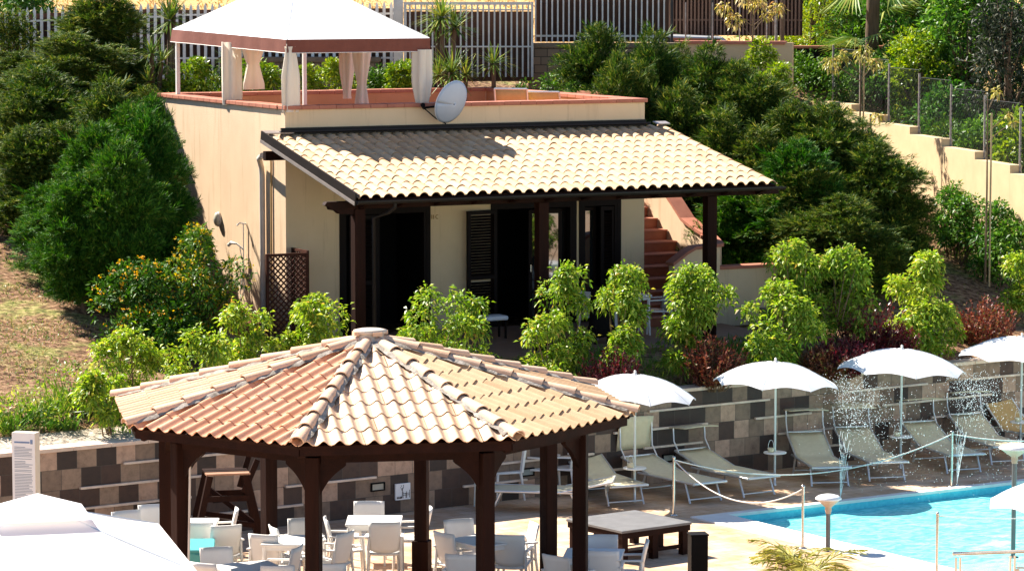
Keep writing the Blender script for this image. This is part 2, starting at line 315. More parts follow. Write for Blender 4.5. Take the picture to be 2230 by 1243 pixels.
def ground_mat():
    m, nt, b, N, L = newmat('garden_ground')
    b.inputs['Roughness'].default_value = 0.95; b.inputs['Specular IOR Level'].default_value = 0.1
    tc = N.new('ShaderNodeTexCoord')
    n1 = node(nt, 'ShaderNodeTexNoise', Scale=0.9, Detail=8.0, Roughness=0.7); n2 = node(nt, 'ShaderNodeTexNoise', Scale=9.0, Detail=6.0, Roughness=0.7)
    L.new(tc.outputs['Object'], n1.inputs[0]); L.new(tc.outputs['Object'], n2.inputs[0])
    soil = ramp(nt, [(0.38, (0.07, 0.036, 0.02)), (0.5, (0.25, 0.135, 0.075)), (0.62, (0.42, 0.27, 0.16))]); L.new(n2.outputs[0], soil.inputs[0])
    gr = ramp(nt, [(0.36, (0.09, 0.10, 0.03)), (0.52, (0.28, 0.26, 0.08)), (0.66, (0.50, 0.42, 0.18))]); L.new(n2.outputs[0], gr.inputs[0])
    k = ramp(nt, [(0.50, (0, 0, 0)), (0.62, (1, 1, 1))]); L.new(n1.outputs[0], k.inputs[0])
    mx = N.new('ShaderNodeMixRGB'); L.new(k.outputs[0], mx.inputs[0]); L.new(soil.outputs[0], mx.inputs[1]); L.new(gr.outputs[0], mx.inputs[2])
    # dry straw-coloured field beyond the fence
    sp = N.new('ShaderNodeSeparateXYZ'); L.new(tc.outputs['Object'], sp.inputs[0])
    mr = node(nt, 'ShaderNodeMapRange'); mr.inputs[1].default_value = 74.0; mr.inputs[2].default_value = 78.0; L.new(sp.outputs[1], mr.inputs[0])
    dry = ramp(nt, [(0.3, (0.42, 0.23, 0.085)), (0.55, (0.66, 0.41, 0.17)), (0.75, (0.74, 0.54, 0.29))]); L.new(n2.outputs[0], dry.inputs[0])
    m2 = N.new('ShaderNodeMixRGB'); L.new(mr.outputs[0], m2.inputs[0]); L.new(mx.outputs[0], m2.inputs[1]); L.new(dry.outputs[0], m2.inputs[2])
    L.new(m2.outputs[0], b.inputs['Base Color'])
    bp = node(nt, 'ShaderNodeBump', Strength=0.9, Distance=0.08); L.new(n2.outputs[0], bp.inputs['Height']); L.new(bp.outputs[0], b.inputs['Normal'])
    return m
def build_ground():
    # garden terrain: a sheet in wall coordinates starting behind the retaining wall
    ss = np.concatenate([np.arange(-60, -14, 3.0), np.arange(-14, 17, 0.25), np.arange(17, 80, 3.0)])
    nn = np.concatenate([np.arange(0.12, 26, 0.25), np.arange(26, 60, 1.0), np.arange(60, 260, 8.0)])
    A, B = np.meshgrid(ss, nn)
    X = WO.x + WD.x * A + WN.x * B; Y = WO.y + WD.y * A + WN.y * B; Z = terrain(X, Y)
    V = np.stack([X, Y, Z], -1).reshape(-1, 3); w = len(ss); h = len(nn)
    i = np.arange(w * h).reshape(h, w); F = np.stack([i[:-1, :-1], i[:-1, 1:], i[1:, 1:], i[1:, :-1]], -1).reshape(-1, 4)
    o = raw('ground', V, F, ground_mat()); o.data.polygons.foreach_set('use_smooth', [True] * len(F)); tag(o, kind='structure')
build_ground()

def paving():
    m, nt, b, N, L = newmat('deck_paving')
    b.inputs['Roughness'].default_value = 0.7; b.inputs['Specular IOR Level'].default_value = 0.25
    tc = N.new('ShaderNodeTexCoord')
    br = node(nt, 'ShaderNodeTexBrick', Scale=1.0); br.offset = 0.5
    br.inputs['Color1'].default_value = (0.62, 0.46, 0.325, 1); br.inputs['Color2'].default_value = (0.54, 0.37, 0.245, 1); br.inputs['Mortar'].default_value = (0.36, 0.25, 0.17, 1)
    br.inputs['Mortar Size'].default_value = 0.006; br.inputs['Brick Width'].default_value = 0.42; br.inputs['Row Height'].default_value = 0.21; br.inputs['Bias'].default_value = -0.1
    L.new(tc.outputs['Object'], br.inputs[0])
    n1 = node(nt, 'ShaderNodeTexNoise', Scale=1.1, Detail=7.0, Roughness=0.65); L.new(tc.outputs['Object'], n1.inputs[0])
    st = ramp(nt, [(0.38, (0.80, 0.66, 0.52)), (0.55, (1, 1, 1)), (0.7, (1.12, 1.05, 1.0))]); L.new(n1.outputs[0], st.inputs[0])
    mx = N.new('ShaderNodeMixRGB'); mx.blend_type = 'MULTIPLY'; mx.inputs[0].default_value = 1.0; L.new(br.outputs[0], mx.inputs[1]); L.new(st.outputs[0], mx.inputs[2])
    L.new(mx.outputs[0], b.inputs['Base Color'])
    bp = node(nt, 'ShaderNodeBump', Strength=0.4, Distance=0.004); L.new(br.outputs['Fac'], bp.inputs['Height']); bp.invert = True; L.new(bp.outputs[0], b.inputs['Normal'])
    return m
# pool in wall-aligned coordinates: corner near (1600,1120), long side runs along WD, short side towards the viewer
PC = G(1515, 1130, 0.0); PA = R(32.7); PC = PC + Vector((-sin(PA), cos(PA), 0)) * 0.14; PD = Vector((cos(PA), sin(PA), 0)); PN = Vector((sin(PA), -cos(PA), 0))
PW, PL, CW = 16.0, 8.5, 0.60       # along WD, towards viewer, coping width
def P3(a, b, z=0.0): p = PC + PD * a + PN * b; return Vector((p.x, p.y, z))
def deck():
    # one frame of four quads round the pool opening, in pool-aligned local coordinates
    o_ = bpy.data.objects.new
    xs = [-45, 0.0, PW, 45]; ys = [-40, -PL, 0.0, 14]
    mb = MB()
    for i in range(3):
        for j in range(3):
            if i == 1 and j == 1: continue
            mb.add([(xs[i], ys[j], 0), (xs[i + 1], ys[j], 0), (xs[i + 1], ys[j + 1], 0), (xs[i], ys[j + 1], 0)], [(0, 1, 2, 3)])
    o = mb.build('pool_deck', paving(), fix=False); o.location = (PC.x, PC.y, 0); o.rotation_euler = (0, 0, PA); tag(o, kind='structure')
    # white coping and pool shell
    cp = MB()
    cp.box((PW / 2, -.08, 0.0), (PW, .16, 0.05)); cp.box((PW / 2, -PL + CW / 2, 0.0), (PW, CW, 0.05))
    cp.box((CW / 2, (-PL + CW - .16) / 2, 0.0), (CW, PL - CW - .16, 0.05)); cp.box((PW - CW / 2, (-PL + CW - .16) / 2, 0.0), (CW, PL - CW - .16, 0.05))
    c = cp.build('pool_coping', mat('coping_white', (0.80, 0.77, 0.72), (0.72, 0.68, 0.62), 4, 0.6, 0.1, 50), bevel=0.008); c.location = o.location; c.rotation_euler = o.rotation_euler; tag(c, kind='structure')
    sh = MB()
    x0, x1, y0, y1, zb = CW - .01, PW - CW + .01, -PL + CW - .01, -.15, -1.3
    for a, b2 in [((x0, y1), (x1, y1)), ((x1, y1), (x1, y0)), ((x1, y0), (x0, y0)), ((x0, y0), (x0, y1))]:
        sh.add([(*a, -0.02), (*b2, -0.02), (*b2, zb), (*a, zb)], [(0, 1, 2, 3)])
    sh.add([(x0, y0, zb), (x1, y0, zb), (x1, y1, zb), (x0, y1, zb)], [(0, 1, 2, 3)])
    m, nt, b, N, L = newmat('pool_tile')
    tc = N.new('ShaderNodeTexCoord'); vo = node(nt, 'ShaderNodeTexVoronoi', Scale=24.0, Randomness=0.15); L.new(tc.outputs['Object'], vo.inputs[0])
    r = ramp(nt, [(0, (0.05, 0.50, 0.60)), (1, (0.10, 0.62, 0.70))]); L.new(vo.outputs['Color'], r.inputs[0]); L.new(r.outputs[0], b.inputs['Base Color'])
    s = sh.build('pool_basin', m, fix=False); s.location = o.location; s.rotation_euler = o.rotation_euler; tag(s, kind='structure')
    # water: ripples, partly see-through, churned foam where the jets fall
    m, nt, b, N, L = newmat('pool_water')
    tc = N.new('ShaderNodeTexCoord'); mp = N.new('ShaderNodeMapping'); mp.inputs['Scale'].default_value = (1, 1.6, 1); L.new(tc.outputs['Object'], mp.inputs[0])
    n1 = node(nt, 'ShaderNodeTexNoise', Scale=5.0, Detail=4.0, Distortion=0.8); L.new(mp.outputs[0], n1.inputs[0])
    n2 = node(nt, 'ShaderNodeTexNoise', Scale=1.1, Detail=7.0, Roughness=0.72); L.new(mp.outputs[0], n2.inputs[0])
    wc = ramp(nt, [(0.36, (0.11, 0.56, 0.56)), (0.62, (0.28, 0.78, 0.76))]); L.new(n1.outputs[0], wc.inputs[0])
    fm = ramp(nt, [(0.54, (0, 0, 0)), (0.70, (1, 1, 1))]); L.new(n2.outputs[0], fm.inputs[0])
    mk = node(nt, 'ShaderNodeVectorMath', operation='DISTANCE'); L.new(tc.outputs['Object'], mk.inputs[0]); mk.inputs[1].default_value = (4.4, -4.2, 0)
    mr = node(nt, 'ShaderNodeMapRange'); mr.inputs[1].default_value = 1.2; mr.inputs[2].default_value = 3.6; mr.inputs[3].default_value = 0.95; mr.inputs[4].default_value = 0.0; L.new(mk.outputs['Value'], mr.inputs[0])
    mu = N.new('ShaderNodeMath'); mu.operation = 'MULTIPLY'; L.new(fm.outputs[0], mu.inputs[0]); L.new(mr.outputs[0], mu.inputs[1])
    mx = N.new('ShaderNodeMixRGB'); L.new(mu.outputs[0], mx.inputs[0]); L.new(wc.outputs[0], mx.inputs[1]); mx.inputs[2].default_value = (0.80, 0.86, 0.87, 1)
    L.new(mx.outputs[0], b.inputs['Base Color']); b.inputs['Roughness'].default_value = 0.12; b.inputs['IOR'].default_value = 1.33
    bp = node(nt, 'ShaderNodeBump', Strength=0.55, Distance=0.03); L.new(n1.outputs[0], bp.inputs['Height']); L.new(bp.outputs[0], b.inputs['Normal'])
    w = MB().add([(x0, y0, 0), (x1, y0, 0), (x1, y1, 0), (x0, y1, 0)], [(0, 1, 2, 3)]).build('water', m, fix=False)
    w.location = (PC.x, PC.y, -0.13); w.rotation_euler = o.rotation_euler; tag(w, kind='structure')
deck()

# ---------------------------------------------------------------- retaining wall with tiles
def wall_tile_mat():
    m, nt, b, N, L = newmat('wall_mosaic')
    b.inputs['Roughness'].default_value = 0.6
    tc = N.new('ShaderNodeTexCoord'); sp = N.new('ShaderNodeSeparateXYZ'); L.new(tc.outputs['Object'], sp.inputs[0])
    def mth(op, a, v=None):
        q = N.new('ShaderNodeMath'); q.operation = op
        (L.new(a, q.inputs[0]) if not isinstance(a, float) else None)
        if v is not None:
            if isinstance(v, float): q.inputs[1].default_value = v
            else: L.new(v, q.inputs[1])
        return q.outputs[0]
    zr = mth('DIVIDE', sp.outputs[2], 0.295); row = mth('FLOOR', zr)
    wr = N.new('ShaderNodeTexWhiteNoise'); wr.noise_dimensions = '1D'; L.new(row, wr.inputs['W'])
    xs = mth('ADD', mth('DIVIDE', sp.outputs[0], 0.315), wr.outputs[0]); colm = mth('FLOOR', xs)
    cb = N.new('ShaderNodeCombineXYZ'); L.new(colm, cb.inputs[0]); L.new(row, cb.inputs[1])
    wn_ = N.new('ShaderNodeTexWhiteNoise'); wn_.noise_dimensions = '2D'; L.new(cb.outputs[0], wn_.inputs['Vector'])
    r = ramp(nt, [(0, (0.030, 0.014, 0.008)), (0.22, (0.058, 0.027, 0.016)), (0.42, (0.21, 0.14, 0.095)), (0.64, (0.44, 0.29, 0.205)), (0.84, (0.28, 0.19, 0.13))], 'CONSTANT'); L.new(wn_.outputs[0], r.inputs[0])
    nz = node(nt, 'ShaderNodeTexNoise', Scale=7.0, Detail=7.0, Roughness=0.7); L.new(tc.outputs['Object'], nz.inputs[0])
    sr = ramp(nt, [(0.3, (0.55, 0.5, 0.46)), (0.5, (0.95, 0.93, 0.9)), (0.75, (1.25, 1.2, 1.15))]); L.new(nz.outputs[0], sr.inputs[0])
    mx = N.new('ShaderNodeMixRGB'); mx.blend_type = 'MULTIPLY'; mx.inputs[0].default_value = 1.0; L.new(r.outputs[0], mx.inputs[1]); L.new(sr.outputs[0], mx.inputs[2])
    def edge(v, w):
        f = mth('FRACT', v); lo = mth('LESS_THAN', f, w); hi = mth('GREATER_THAN', f, 1 - w); return mth('MAXIMUM', lo, hi)
    ed = mth('MAXIMUM', edge(xs, 0.012), edge(zr, 0.012))
    m2 = N.new('ShaderNodeMixRGB'); L.new(ed, m2.inputs[0]); L.new(mx.outputs[0], m2.inputs[1]); m2.inputs[2].default_value = (0.06, 0.045, 0.035, 1)
    L.new(m2.outputs[0], b.inputs['Base Color'])
    bp = node(nt, 'ShaderNodeBump', Strength=0.5, Distance=0.01); bp.invert = True; L.new(ed, bp.inputs['Height']); L.new(bp.outputs[0], b.inputs['Normal'])
    return m
rw = thing('retaining_wall', 'long low retaining wall of dark and pale mosaic tiles behind the pool deck', 'wall', W3(0, 0, 0), WA_)
MB().box((0, 0.15, 0.72), (44, 0.3, 1.44)).build('wall', wall_tile_mat(), rw)
mb = MB(); x = -22.0
while x < 22: mb.box((x + 0.3, 0.14, 1.47), (0.594, 0.36, 0.056)); x += 0.6
mb.build('coping', M['cap'], rw, bevel=0.006)
random.seed(3)
LEDGES = []
for row in (1, 2, 3, 4):
    x = -9.0 + row * 0.7
    while x < 14:
        L_ = random.choice([1.2, 1.6, 1.9, 2.5]); LEDGES.append((x, x + L_, row * 0.295 + 0.004)); x += L_ + random.choice([1.0, 1.6, 2.2, 2.9])
for x0, x1, z in LEDGES:
    MB().box(((x0 + x1) / 2, -0.025, z), (x1 - x0, 0.05, 0.034)).build('ledge', M['ledge'], rw, bevel=0.004)
for (u, v) in [(822, 1059), (480, 1083), (1148, 1027), (1455, 996)]:
    p = G(u, v, 0.0)
    # foot of the sight line on the wall face
    lo, hi = 30.0, 70.0
    for _ in range(40):
        mid = (lo + hi) / 2; q = D(u, v, mid)
        if (q - WO).dot(WN) > 0: hi = mid
        else: lo = mid
    q = D(u, v, lo); s_ = (q - WO).dot(WD)
    t = thing('wall_light', {822: 'recessed wall light with greenish lens left of the small plaque', 480: 'recessed wall light seen behind the wooden lookout chair', 1148: 'recessed wall light between the white chairs by the tiled wall', 1455: 'recessed wall light beneath the second lounger sunshade'}[u], 'wall light', (q.x, q.y, q.z), WA_, 'recessed lights in the tiled wall')
    f = MB(); f.box((0, -0.012, 0.055), (0.25, 0.03, 0.02)); f.box((0, -0.012, -0.055), (0.25, 0.03, 0.02)); f.box((-0.115, -0.012, 0), (0.02, 0.03, 0.09)); f.box((0.115, -0.012, 0), (0.02, 0.03, 0.09))
    f.build('frame', M['dark'], t); MB().box((0, -0.006, 0), (0.21, 0.012, 0.09)).build('lens', M['glass_lens'], t)
# pale gravel bed along the wall top, left part
gb = MB(); pts = [W3(s_, 0.34) for s_ in np.arange(-12, -1.6, 0.3)]
rows = [[(W3(s_, n_).x, W3(s_, n_).y, TZ(W3(s_, n_).x, W3(s_, n_).y) + 0.02) for s_ in np.arange(-13, -2.0, 0.3)] for n_ in (0.14, 0.4, 0.7, 0.95 )]
gb.sheet(rows).build('gravel_bed', mat('white_gravel', (0.66, 0.57, 0.44), (0.16, 0.12, 0.085), 13, 0.95, 1.0, 30), fix=False)['kind'] = 'structure'
# ---------------------------------------------------------------- tiled roofs
def tile_field(org, ux, vd, nr, u0, u1, cols, v0, rows, rl, prof, lift=0.009, thick=0.011, vmin=None, K=10, jit=0.006, seed=1):
    """rows of separate barrel tiles; u along the eave, v down the slope"""
    r = np.random.default_rng(seed); org, ux, vd, nr = [np.array(q, float) for q in (org, ux, vd, nr)]
    V = []; F = []; nb = 0; p = (u1 - u0) / cols
    for j in range(rows):
        va = v0 + j * rl; vb = va + rl
        for c in range(cols):
            k = np.linspace(0, 1, K + 1); u = u0 + (c + k) * p; h = prof(k)
            du, dh, dv = r.normal(0, jit * 0.5), abs(r.normal(0, jit * 0.5)), r.normal(0, jit)
            vt = np.full(K + 1, va - 0.05)
            if vmin is not None: vt = np.maximum(vt, vmin(u))
            vbm = np.full(K + 1, vb + dv); ok = vt < vbm - 0.004
            if not ok.any(): continue
            vt = np.minimum(vt, vbm - 0.002)
            ht = h * 0.93 + lift * (vt - va) / rl; hb = h + lift + dh; uu = u + du * ok
            A = org + np.outer(uu, ux) + np.outer(vt, vd) + np.outer(ht, nr)
            B = org + np.outer(uu, ux) + np.outer(vbm, vd) + np.outer(hb, nr)
            Cc = org + np.outer(uu, ux) + np.outer(vbm - 0.002, vd) + np.outer(hb - thick, nr)
            V += [A, B, B.copy(), Cc]; n = K + 1
            for i in range(K):
                if not (ok[i] or ok[i + 1]): continue
                F.append((nb + i, nb + n + i, nb + n + i + 1, nb + i + 1)); F.append((nb + 2 * n + i, nb + 3 * n + i, nb + 3 * n + i + 1, nb + 2 * n + i + 1))
            nb += 4 * n
    return np.concatenate(V), np.array(F)
def prof_barrel(k):      # round cover tile with a flat channel beside it
    x = (k - 0.5) / 0.36; return np.where(np.abs(x) < 1, 0.062 * np.sqrt(np.clip(1 - x * x, 0, 1)), 0.0) + 0.006
def prof_wave(k): return 0.029 * (1 - np.cos(2 * pi * k)) ** 1.0 + 0.004 * np.cos(4 * pi * k)
def smooth(o): o.data.polygons.foreach_set('use_smooth', [True] * len(o.data.polygons)); return o

# ---------------------------------------------------------------- house
house = thing('house', 'small cream stuccoed house with flat roof terrace and tiled porch', 'house', (HO.x, HO.y, FLOOR), HA)
HL, HW, ZB, ZP, ZC = 7.12, 6.42, 1.3, 5.80, 5.87
OPEN = [(1.065, 2.71), (4.03, 5.65), (5.82, 6.57)]; DT = 4.0
fw = MB(); xs_ = 0.0
for a, b in OPEN + [(HL, HL)]:
    fw.box(((xs_ + a) / 2, 0.125, (ZB + ZP) / 2), (a - xs_, 0.25, ZP - ZB)); xs_ = b
for a, b in OPEN: fw.box(((a + b) / 2, 0.125, (DT + ZP) / 2), (b - a, 0.25, ZP - DT))
fw.build('wall', M['facade'], house, -FLOOR)
MB().box((0.125, (HW + 0.25) / 2 - 0.001, (ZB + ZP) / 2), (0.246, HW - 0.254, ZP - ZB)).build('wall', M['stucco'], house, -FLOOR)
# the left face runs to the very corner so that it shows no seam
MB().box((-0.004, HW / 2, (ZB + ZP) / 2), (0.008, HW, ZP - ZB)).build('wall_render', M['stucco'], house, -FLOOR)
MB().box((HL - 0.125, (HW + 0.25) / 2, (ZB + ZP) / 2), (0.246, HW - 0.254, ZP - ZB)).build('wall', M['stucco'], house, -FLOOR)
MB().box((HL / 2, HW - 0.125, (ZB + ZP) / 2), (HL - 0.51, 0.25, ZP - ZB)).build('wall', M['stucco'], house, -FLOOR)
MB().box((HL / 2, HW / 2, 4.86), (HL - 0.5, HW - 0.5, 0.12)).build('terrace_floor', M['terracotta'], house, -FLOOR)
ln = MB(); zl = (4.93 + ZP) / 2; hl = ZP - 4.93
ln.box((0.2525, HW / 2, zl), (0.006, HW - 0.53, hl)); ln.box((HL - 0.2525, HW / 2, zl), (0.006, HW - 0.53, hl)); ln.box((HL / 2, 0.2525, zl), (HL - 0.54, 0.006, hl)); ln.box((HL / 2, HW - 0.2525, zl), (HL - 0.54, 0.006, hl))
ln.build('parapet_lining', M['inner'], house, -FLOOR)
cp = MB(); zc = (ZP + ZC) / 2 + 0.003; hc = ZC - ZP
def run(mb, x0, y0, x1, y1, w, z, h, step=0.33):
    n = max(1, round(math.hypot(x1 - x0, y1 - y0) / step)); dx, dy = (x1 - x0) / n, (y1 - y0) / n
    for i in range(n):
        cx, cy = x0 + dx * (i + .5), y0 + dy * (i + .5)
        mb.box((cx, cy, z + random.uniform(-.002, .002)), (abs(dx) - .004 if dx else w, abs(dy) - .004 if dy else w, h))
run(cp, -0.04, 0.11, HL + 0.04, 0.11, 0.33, zc, hc); run(cp, -0.04, HW - 0.11, HL + 0.04, HW - 0.11, 0.33, zc, hc)
run(cp, 0.11, 0.277, 0.11, HW - 0.277, 0.33, zc, hc); run(cp, HL - 0.11, 0.277, HL - 0.11, HW - 0.277, 0.33, zc, hc)
cp.build('coping', M['terracotta'], house, -FLOOR, bevel=0.008)
# rooms: near-black box behind each opening, unlit depth put into its colour
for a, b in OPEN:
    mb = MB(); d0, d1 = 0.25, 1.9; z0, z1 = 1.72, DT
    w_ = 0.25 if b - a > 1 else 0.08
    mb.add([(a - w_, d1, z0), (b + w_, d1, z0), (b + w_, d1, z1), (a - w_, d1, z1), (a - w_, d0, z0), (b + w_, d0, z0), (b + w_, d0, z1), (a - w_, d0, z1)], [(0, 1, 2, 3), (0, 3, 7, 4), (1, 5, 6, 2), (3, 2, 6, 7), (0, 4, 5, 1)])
    mb.build('room_shade_box', M['black'], house, -FLOOR, fix=False)
MB().box((3.9, -2.05, FLOOR - 0.03), (8.2, 4.1, 0.08)).build('porch_floor', mat('porch_tile', (0.30, 0.17, 0.11), (0.22, 0.12, 0.075), 5, 0.6), house, -FLOOR)
# doors
def louvre(parent, x0, x1, y, z0, z1, M4=None, nm='shutter', n=22):
    """a louvred leaf in the plane y (local), optionally transformed"""
    T = M4 or Matrix.Identity(4)
    f = MB(); w = 0.07
    for q in (((x0 + w / 2), (z0 + z1) / 2, w, z1 - z0), ((x1 - w / 2), (z0 + z1) / 2, w, z1 - z0)): f.box((q[0], y, q[1]), (q[2], 0.045, q[3]))
    for zz in (z0 + w / 2, (z0 * .58 + z1 * .42), z1 - w / 2): f.box(((x0 + x1) / 2, y, zz), (x1 - x0 - 2 * w, 0.045, w))
    f.v = [tuple(T @ Vector(v)) for v in f.v]; fo = f.build(nm, M['shutter'], parent, -FLOOR)
    s = MB(); Rm = Matrix.Rotation(R(38), 3, 'X')
    zz = z0 + w + 0.03
    while zz < z1 - w - .02:
        if abs(zz - (z0 * .58 + z1 * .42)) > 0.05: s.box(((x0 + x1) / 2, y, zz), (x1 - x0 - 2 * w, 0.055, 0.008), M=Rm)
        zz += 0.052
    s.v = [tuple(T @ Vector(v)) for v in s.v]; s.build('slats', M['shutter'], fo, -FLOOR)
    return fo
def frame(x0, x1, z1, w=0.07):
    m = MB(); z0 = 1.8
    m.box((x0 + w / 2, 0.06, (z0 + z1) / 2), (w, 0.14, z1 - z0)); m.box((x1 - w / 2, 0.06, (z0 + z1) / 2), (w, 0.14, z1 - z0)); m.box(((x0 + x1) / 2, 0.06, z1 - w / 2), (x1 - x0 - 2 * w, 0.14, w))
    # surround standing 3 mm proud of the render
    m.box((x0 - 0.02, -0.006, (z0 + z1) / 2), (0.08, 0.02, z1 - z0)); m.box((x1 + 0.02, -0.006, (z0 + z1) / 2), (0.08, 0.02, z1 - z0)); m.box(((x0 + x1) / 2, -0.006, z1 + 0.025), (x1 - x0 + 0.12, 0.02, 0.05))
    return m.build('door_frame', M['shutter'], house, -FLOOR)
for (a, b) in OPEN: frame(a, b, DT)
louvre(house, 1.2, 1.78, 0.02, 1.85, DT - .09)                                                  # first door, left leaf closed
louvre(house, 1.82, 2.22, 0.0, 1.85, DT - .09, Matrix.Translation((1.82, 0.2, 0)) @ Matrix.Rotation(R(62), 4, 'Z') @ Matrix.Translation((-1.82, 0, 0)))
louvre(house, 3.42, 4.06, 0.0, 1.85, DT - .07, Matrix.Translation((4.06, -0.06, 0)) @ Matrix.Rotation(R(8), 4, 'Z') @ Matrix.Translation((-4.06, 0, 0)))
louvre(house, 6.22, 6.52, 0.03, 1.85, DT - .09)
def glassleaf(x0, x1, z0, z1, T):
    f = MB(); w = 0.065
    for q in ((x0 + w / 2, (z0 + z1) / 2, w, z1 - z0), (x1 - w / 2, (z0 + z1) / 2, w, z1 - z0), ((x0 + x1) / 2, z1 - w / 2, x1 - x0 - 2 * w, w), ((x0 + x1) / 2, z0 + w, x1 - x0 - 2 * w, 2 * w)): f.box((q[0], 0, q[1]), (q[2], 0.05, q[3]))
    f.v = [tuple(T @ Vector(v)) for v in f.v]; fo = f.build('glazed_door', M['shutter'], house, -FLOOR)
    g = MB().box(((x0 + x1) / 2, 0, (z0 + z1) / 2 + w / 2), (x1 - x0 - 2 * w, 0.012, z1 - z0 - 3 * w)); g.v = [tuple(T @ Vector(v)) for v in g.v]
    g.build('pane', M['doorglass'], fo, -FLOOR)
    h = MB().box((x0 + w / 2, -0.05, 2.85), (0.02, 0.03, 0.13)); h.v = [tuple(T @ Vector(v)) for v in h.v]; h.build('handle', M['steel'], fo, -FLOOR)
m_, nt_, b_, N_, L_2 = newmat('dark_reflecting_glass'); b_.inputs['Base Color'].default_value = (0.01, 0.012, 0.012, 1); b_.inputs['Roughness'].default_value = 0.03; b_.inputs['Specular IOR Level'].default_value = 1.0; b_.inputs['IOR'].default_value = 1.9
M['doorglass'] = m_
glassleaf(0.0, 0.62, 1.85, DT - 0.1, Matrix.Translation((4.72, -0.02, 0)) @ Matrix.Rotation(R(-14), 4, 'Z'))
glassleaf(0.0, 0.66, 1.85, DT - 0.1, Matrix.Translation((4.95, 0.16, 0)) @ Matrix.Rotation(R(4), 4, 'Z'))
glassleaf(0.0, 0.34, 1.85, DT - 0.1, Matrix.Translation((5.86, 0.12, 0)) @ Matrix.Rotation(R(10), 4, 'Z'))
# porch roof
RS0, RS1, RT, RZ0, RZ1 = -0.38, 7.56, 4.02, 5.33, 4.52
sl_ = math.atan2(RZ0 - RZ1, RT); vd = (0, -cos(sl_), -sin(sl_)); nr = (0, -sin(sl_), cos(sl_)); SLN = RT / cos(sl_)
V, F = tile_field((0, 0, RZ0 - FLOOR), (1, 0, 0), vd, nr, RS0, RS1, 37, 0.02, 11, (SLN - .02) / 11, prof_barrel, seed=4)
pr = smooth(raw('porch_roof', V, F, M['roof'], house))
def onroof(s, v, h): return Vector((s, 0, RZ0)) + Vector(vd) * v + Vector(nr) * h
Rsl = Matrix(((1, 0, 0), (0, cos(sl_), -sin(sl_)), (0, sin(sl_), cos(sl_)))).transposed()
def slab(mb, s0, s1, v0, v1, h0, h1):
    vs = [onroof(s, v, h) for s in (s0, s1) for v in (v0, v1) for h in (h0, h1)]
    return mb.add(vs, [(0, 1, 3, 2), (4, 6, 7, 5), (0, 4, 5, 1), (2, 3, 7, 6), (0, 2, 6, 4), (1, 5, 7, 3)])
slab(MB(), RS0 + .02, RS1 - .02, 0.02, SLN - .03, -0.045, -0.012).build('roof_boarding', M['woodh'], house, -FLOOR)
for i in range(12):
    s = RS0 + 0.2 + i * (RS1 - RS0 - 0.4) / 11
    vs = []
    for v, hb in ((0.3, -0.25), (SLN - .34, -0.25), (SLN - .26, -0.23), (SLN - .14, -.17), (SLN - .03, -0.10)): vs.append((v, hb))
    poly = [(0.3, -0.047)] + vs + [(SLN - .02, -0.047)]
    mb = MB(); n = len(poly); pa = [onroof(s - .045, v, h) for v, h in poly]; pb = [onroof(s + .045, v, h) for v, h in poly]
    mb.add(pa + pb, [tuple(range(n))[::-1], tuple(range(n, 2 * n))] + [(k, (k + 1) % n, n + (k + 1) % n, n + k) for k in range(n)])
    mb.build('rafter', M['woodh'], house, -FLOOR)
zbm = RZ1 + 0.09 - 0.18
mb = MB(); mb.box((3.60, -3.6, zbm - 0.035), (8.4, 0.14, 0.13)); mb.build('porch_beam', M['woodh'], house, -FLOOR, bevel=0.01)
be = MB(); be.prism([(-0.29, zbm + .03), (-0.78, zbm + .03), (-0.82, zbm - .02), (-0.74, zbm - .05), (-0.72, zbm - .10), (-0.62, zbm - .12), (-.56, zbm - .17), (-0.29, zbm - .18)], -3.665, -3.535, 'y'); be.build('beam_end', M['woodh'], house, -FLOOR)
MB().box((-0.2, -0.12, 5.02), (0.5, 0.12, 0.16)).build('beam_end', M['woodh'], house, -FLOOR)
for s, x in ((-0.20, 1), (3.18, 1), (6.45, 1)):
    MB().box((s, -3.6, (1.72 + zbm - 0.1) / 2), (0.19, 0.19, zbm - 0.1 - 1.72)).build('porch_post', M['wood'], house, -FLOOR, bevel=0.01)
# verge, gutter, flashing
v = MB(); slab(v, RS0 - 0.07, RS0 - 0.045, -0.05, SLN + .03, -0.10, 0.11); slab(v, RS0 - 0.0445, RS0 + 0.02, -0.05, SLN + .03, 0.06, 0.075); v.build('verge_trim', M['gutter'], house, -FLOOR)
v = MB(); slab(v, RS0 - 0.075, RS0 - 0.07, -0.05, SLN + .03, -0.10, -0.04); v.build('verge_trim', M['flash'], house, -FLOOR)
for a_, b_ in ((RS1 - .25, RS1 + .02), (RS0 - .05, .1)): slab(MB(), a_, b_, -0.06, 0.12, 0.09, 0.11).build('end_flashing', M['flash'], house, -FLOOR)
g = MB(); ez = RZ1 - 0.02; pts = []
prof = [(-RT - 0.01 - 0.06 + 0.06 * cos(a), ez - 0.01 + 0.06 * sin(a)) for a in np.linspace(pi, 2 * pi, 9)]
prof += [(-RT - 0.01 - 0.06 + 0.052 * cos(a), ez - 0.01 + 0.052 * sin(a)) for a in np.linspace(2 * pi, pi, 9)]
g.prism(prof, RS0 - 0.05, RS1 + 0.1, 'x'); g.build('gutter', M['gutter'], house, -FLOOR)
MB().tube([(0.25, -RT - .06, ez - .06), (0.25, -RT - .06, ez - .13), (0.2, -RT + .08, ez - .22), (0.02, -3.74, ez - .32), (0.02, -3.74, 1.75)], 0.035, 8).build('downpipe', M['gutter'], house, -FLOOR)
fl = MB(); fl.box((HL / 2 - .05, -0.03, RZ0 + 0.10), (HL + .1, 0.05, 0.12)); fl.box((HL / 2 - .05, -0.10, RZ0 + 0.095), (HL + .2, 0.11, 0.03), M=Rsl); fl.build('flashing', M['gutter'], house, -FLOOR)
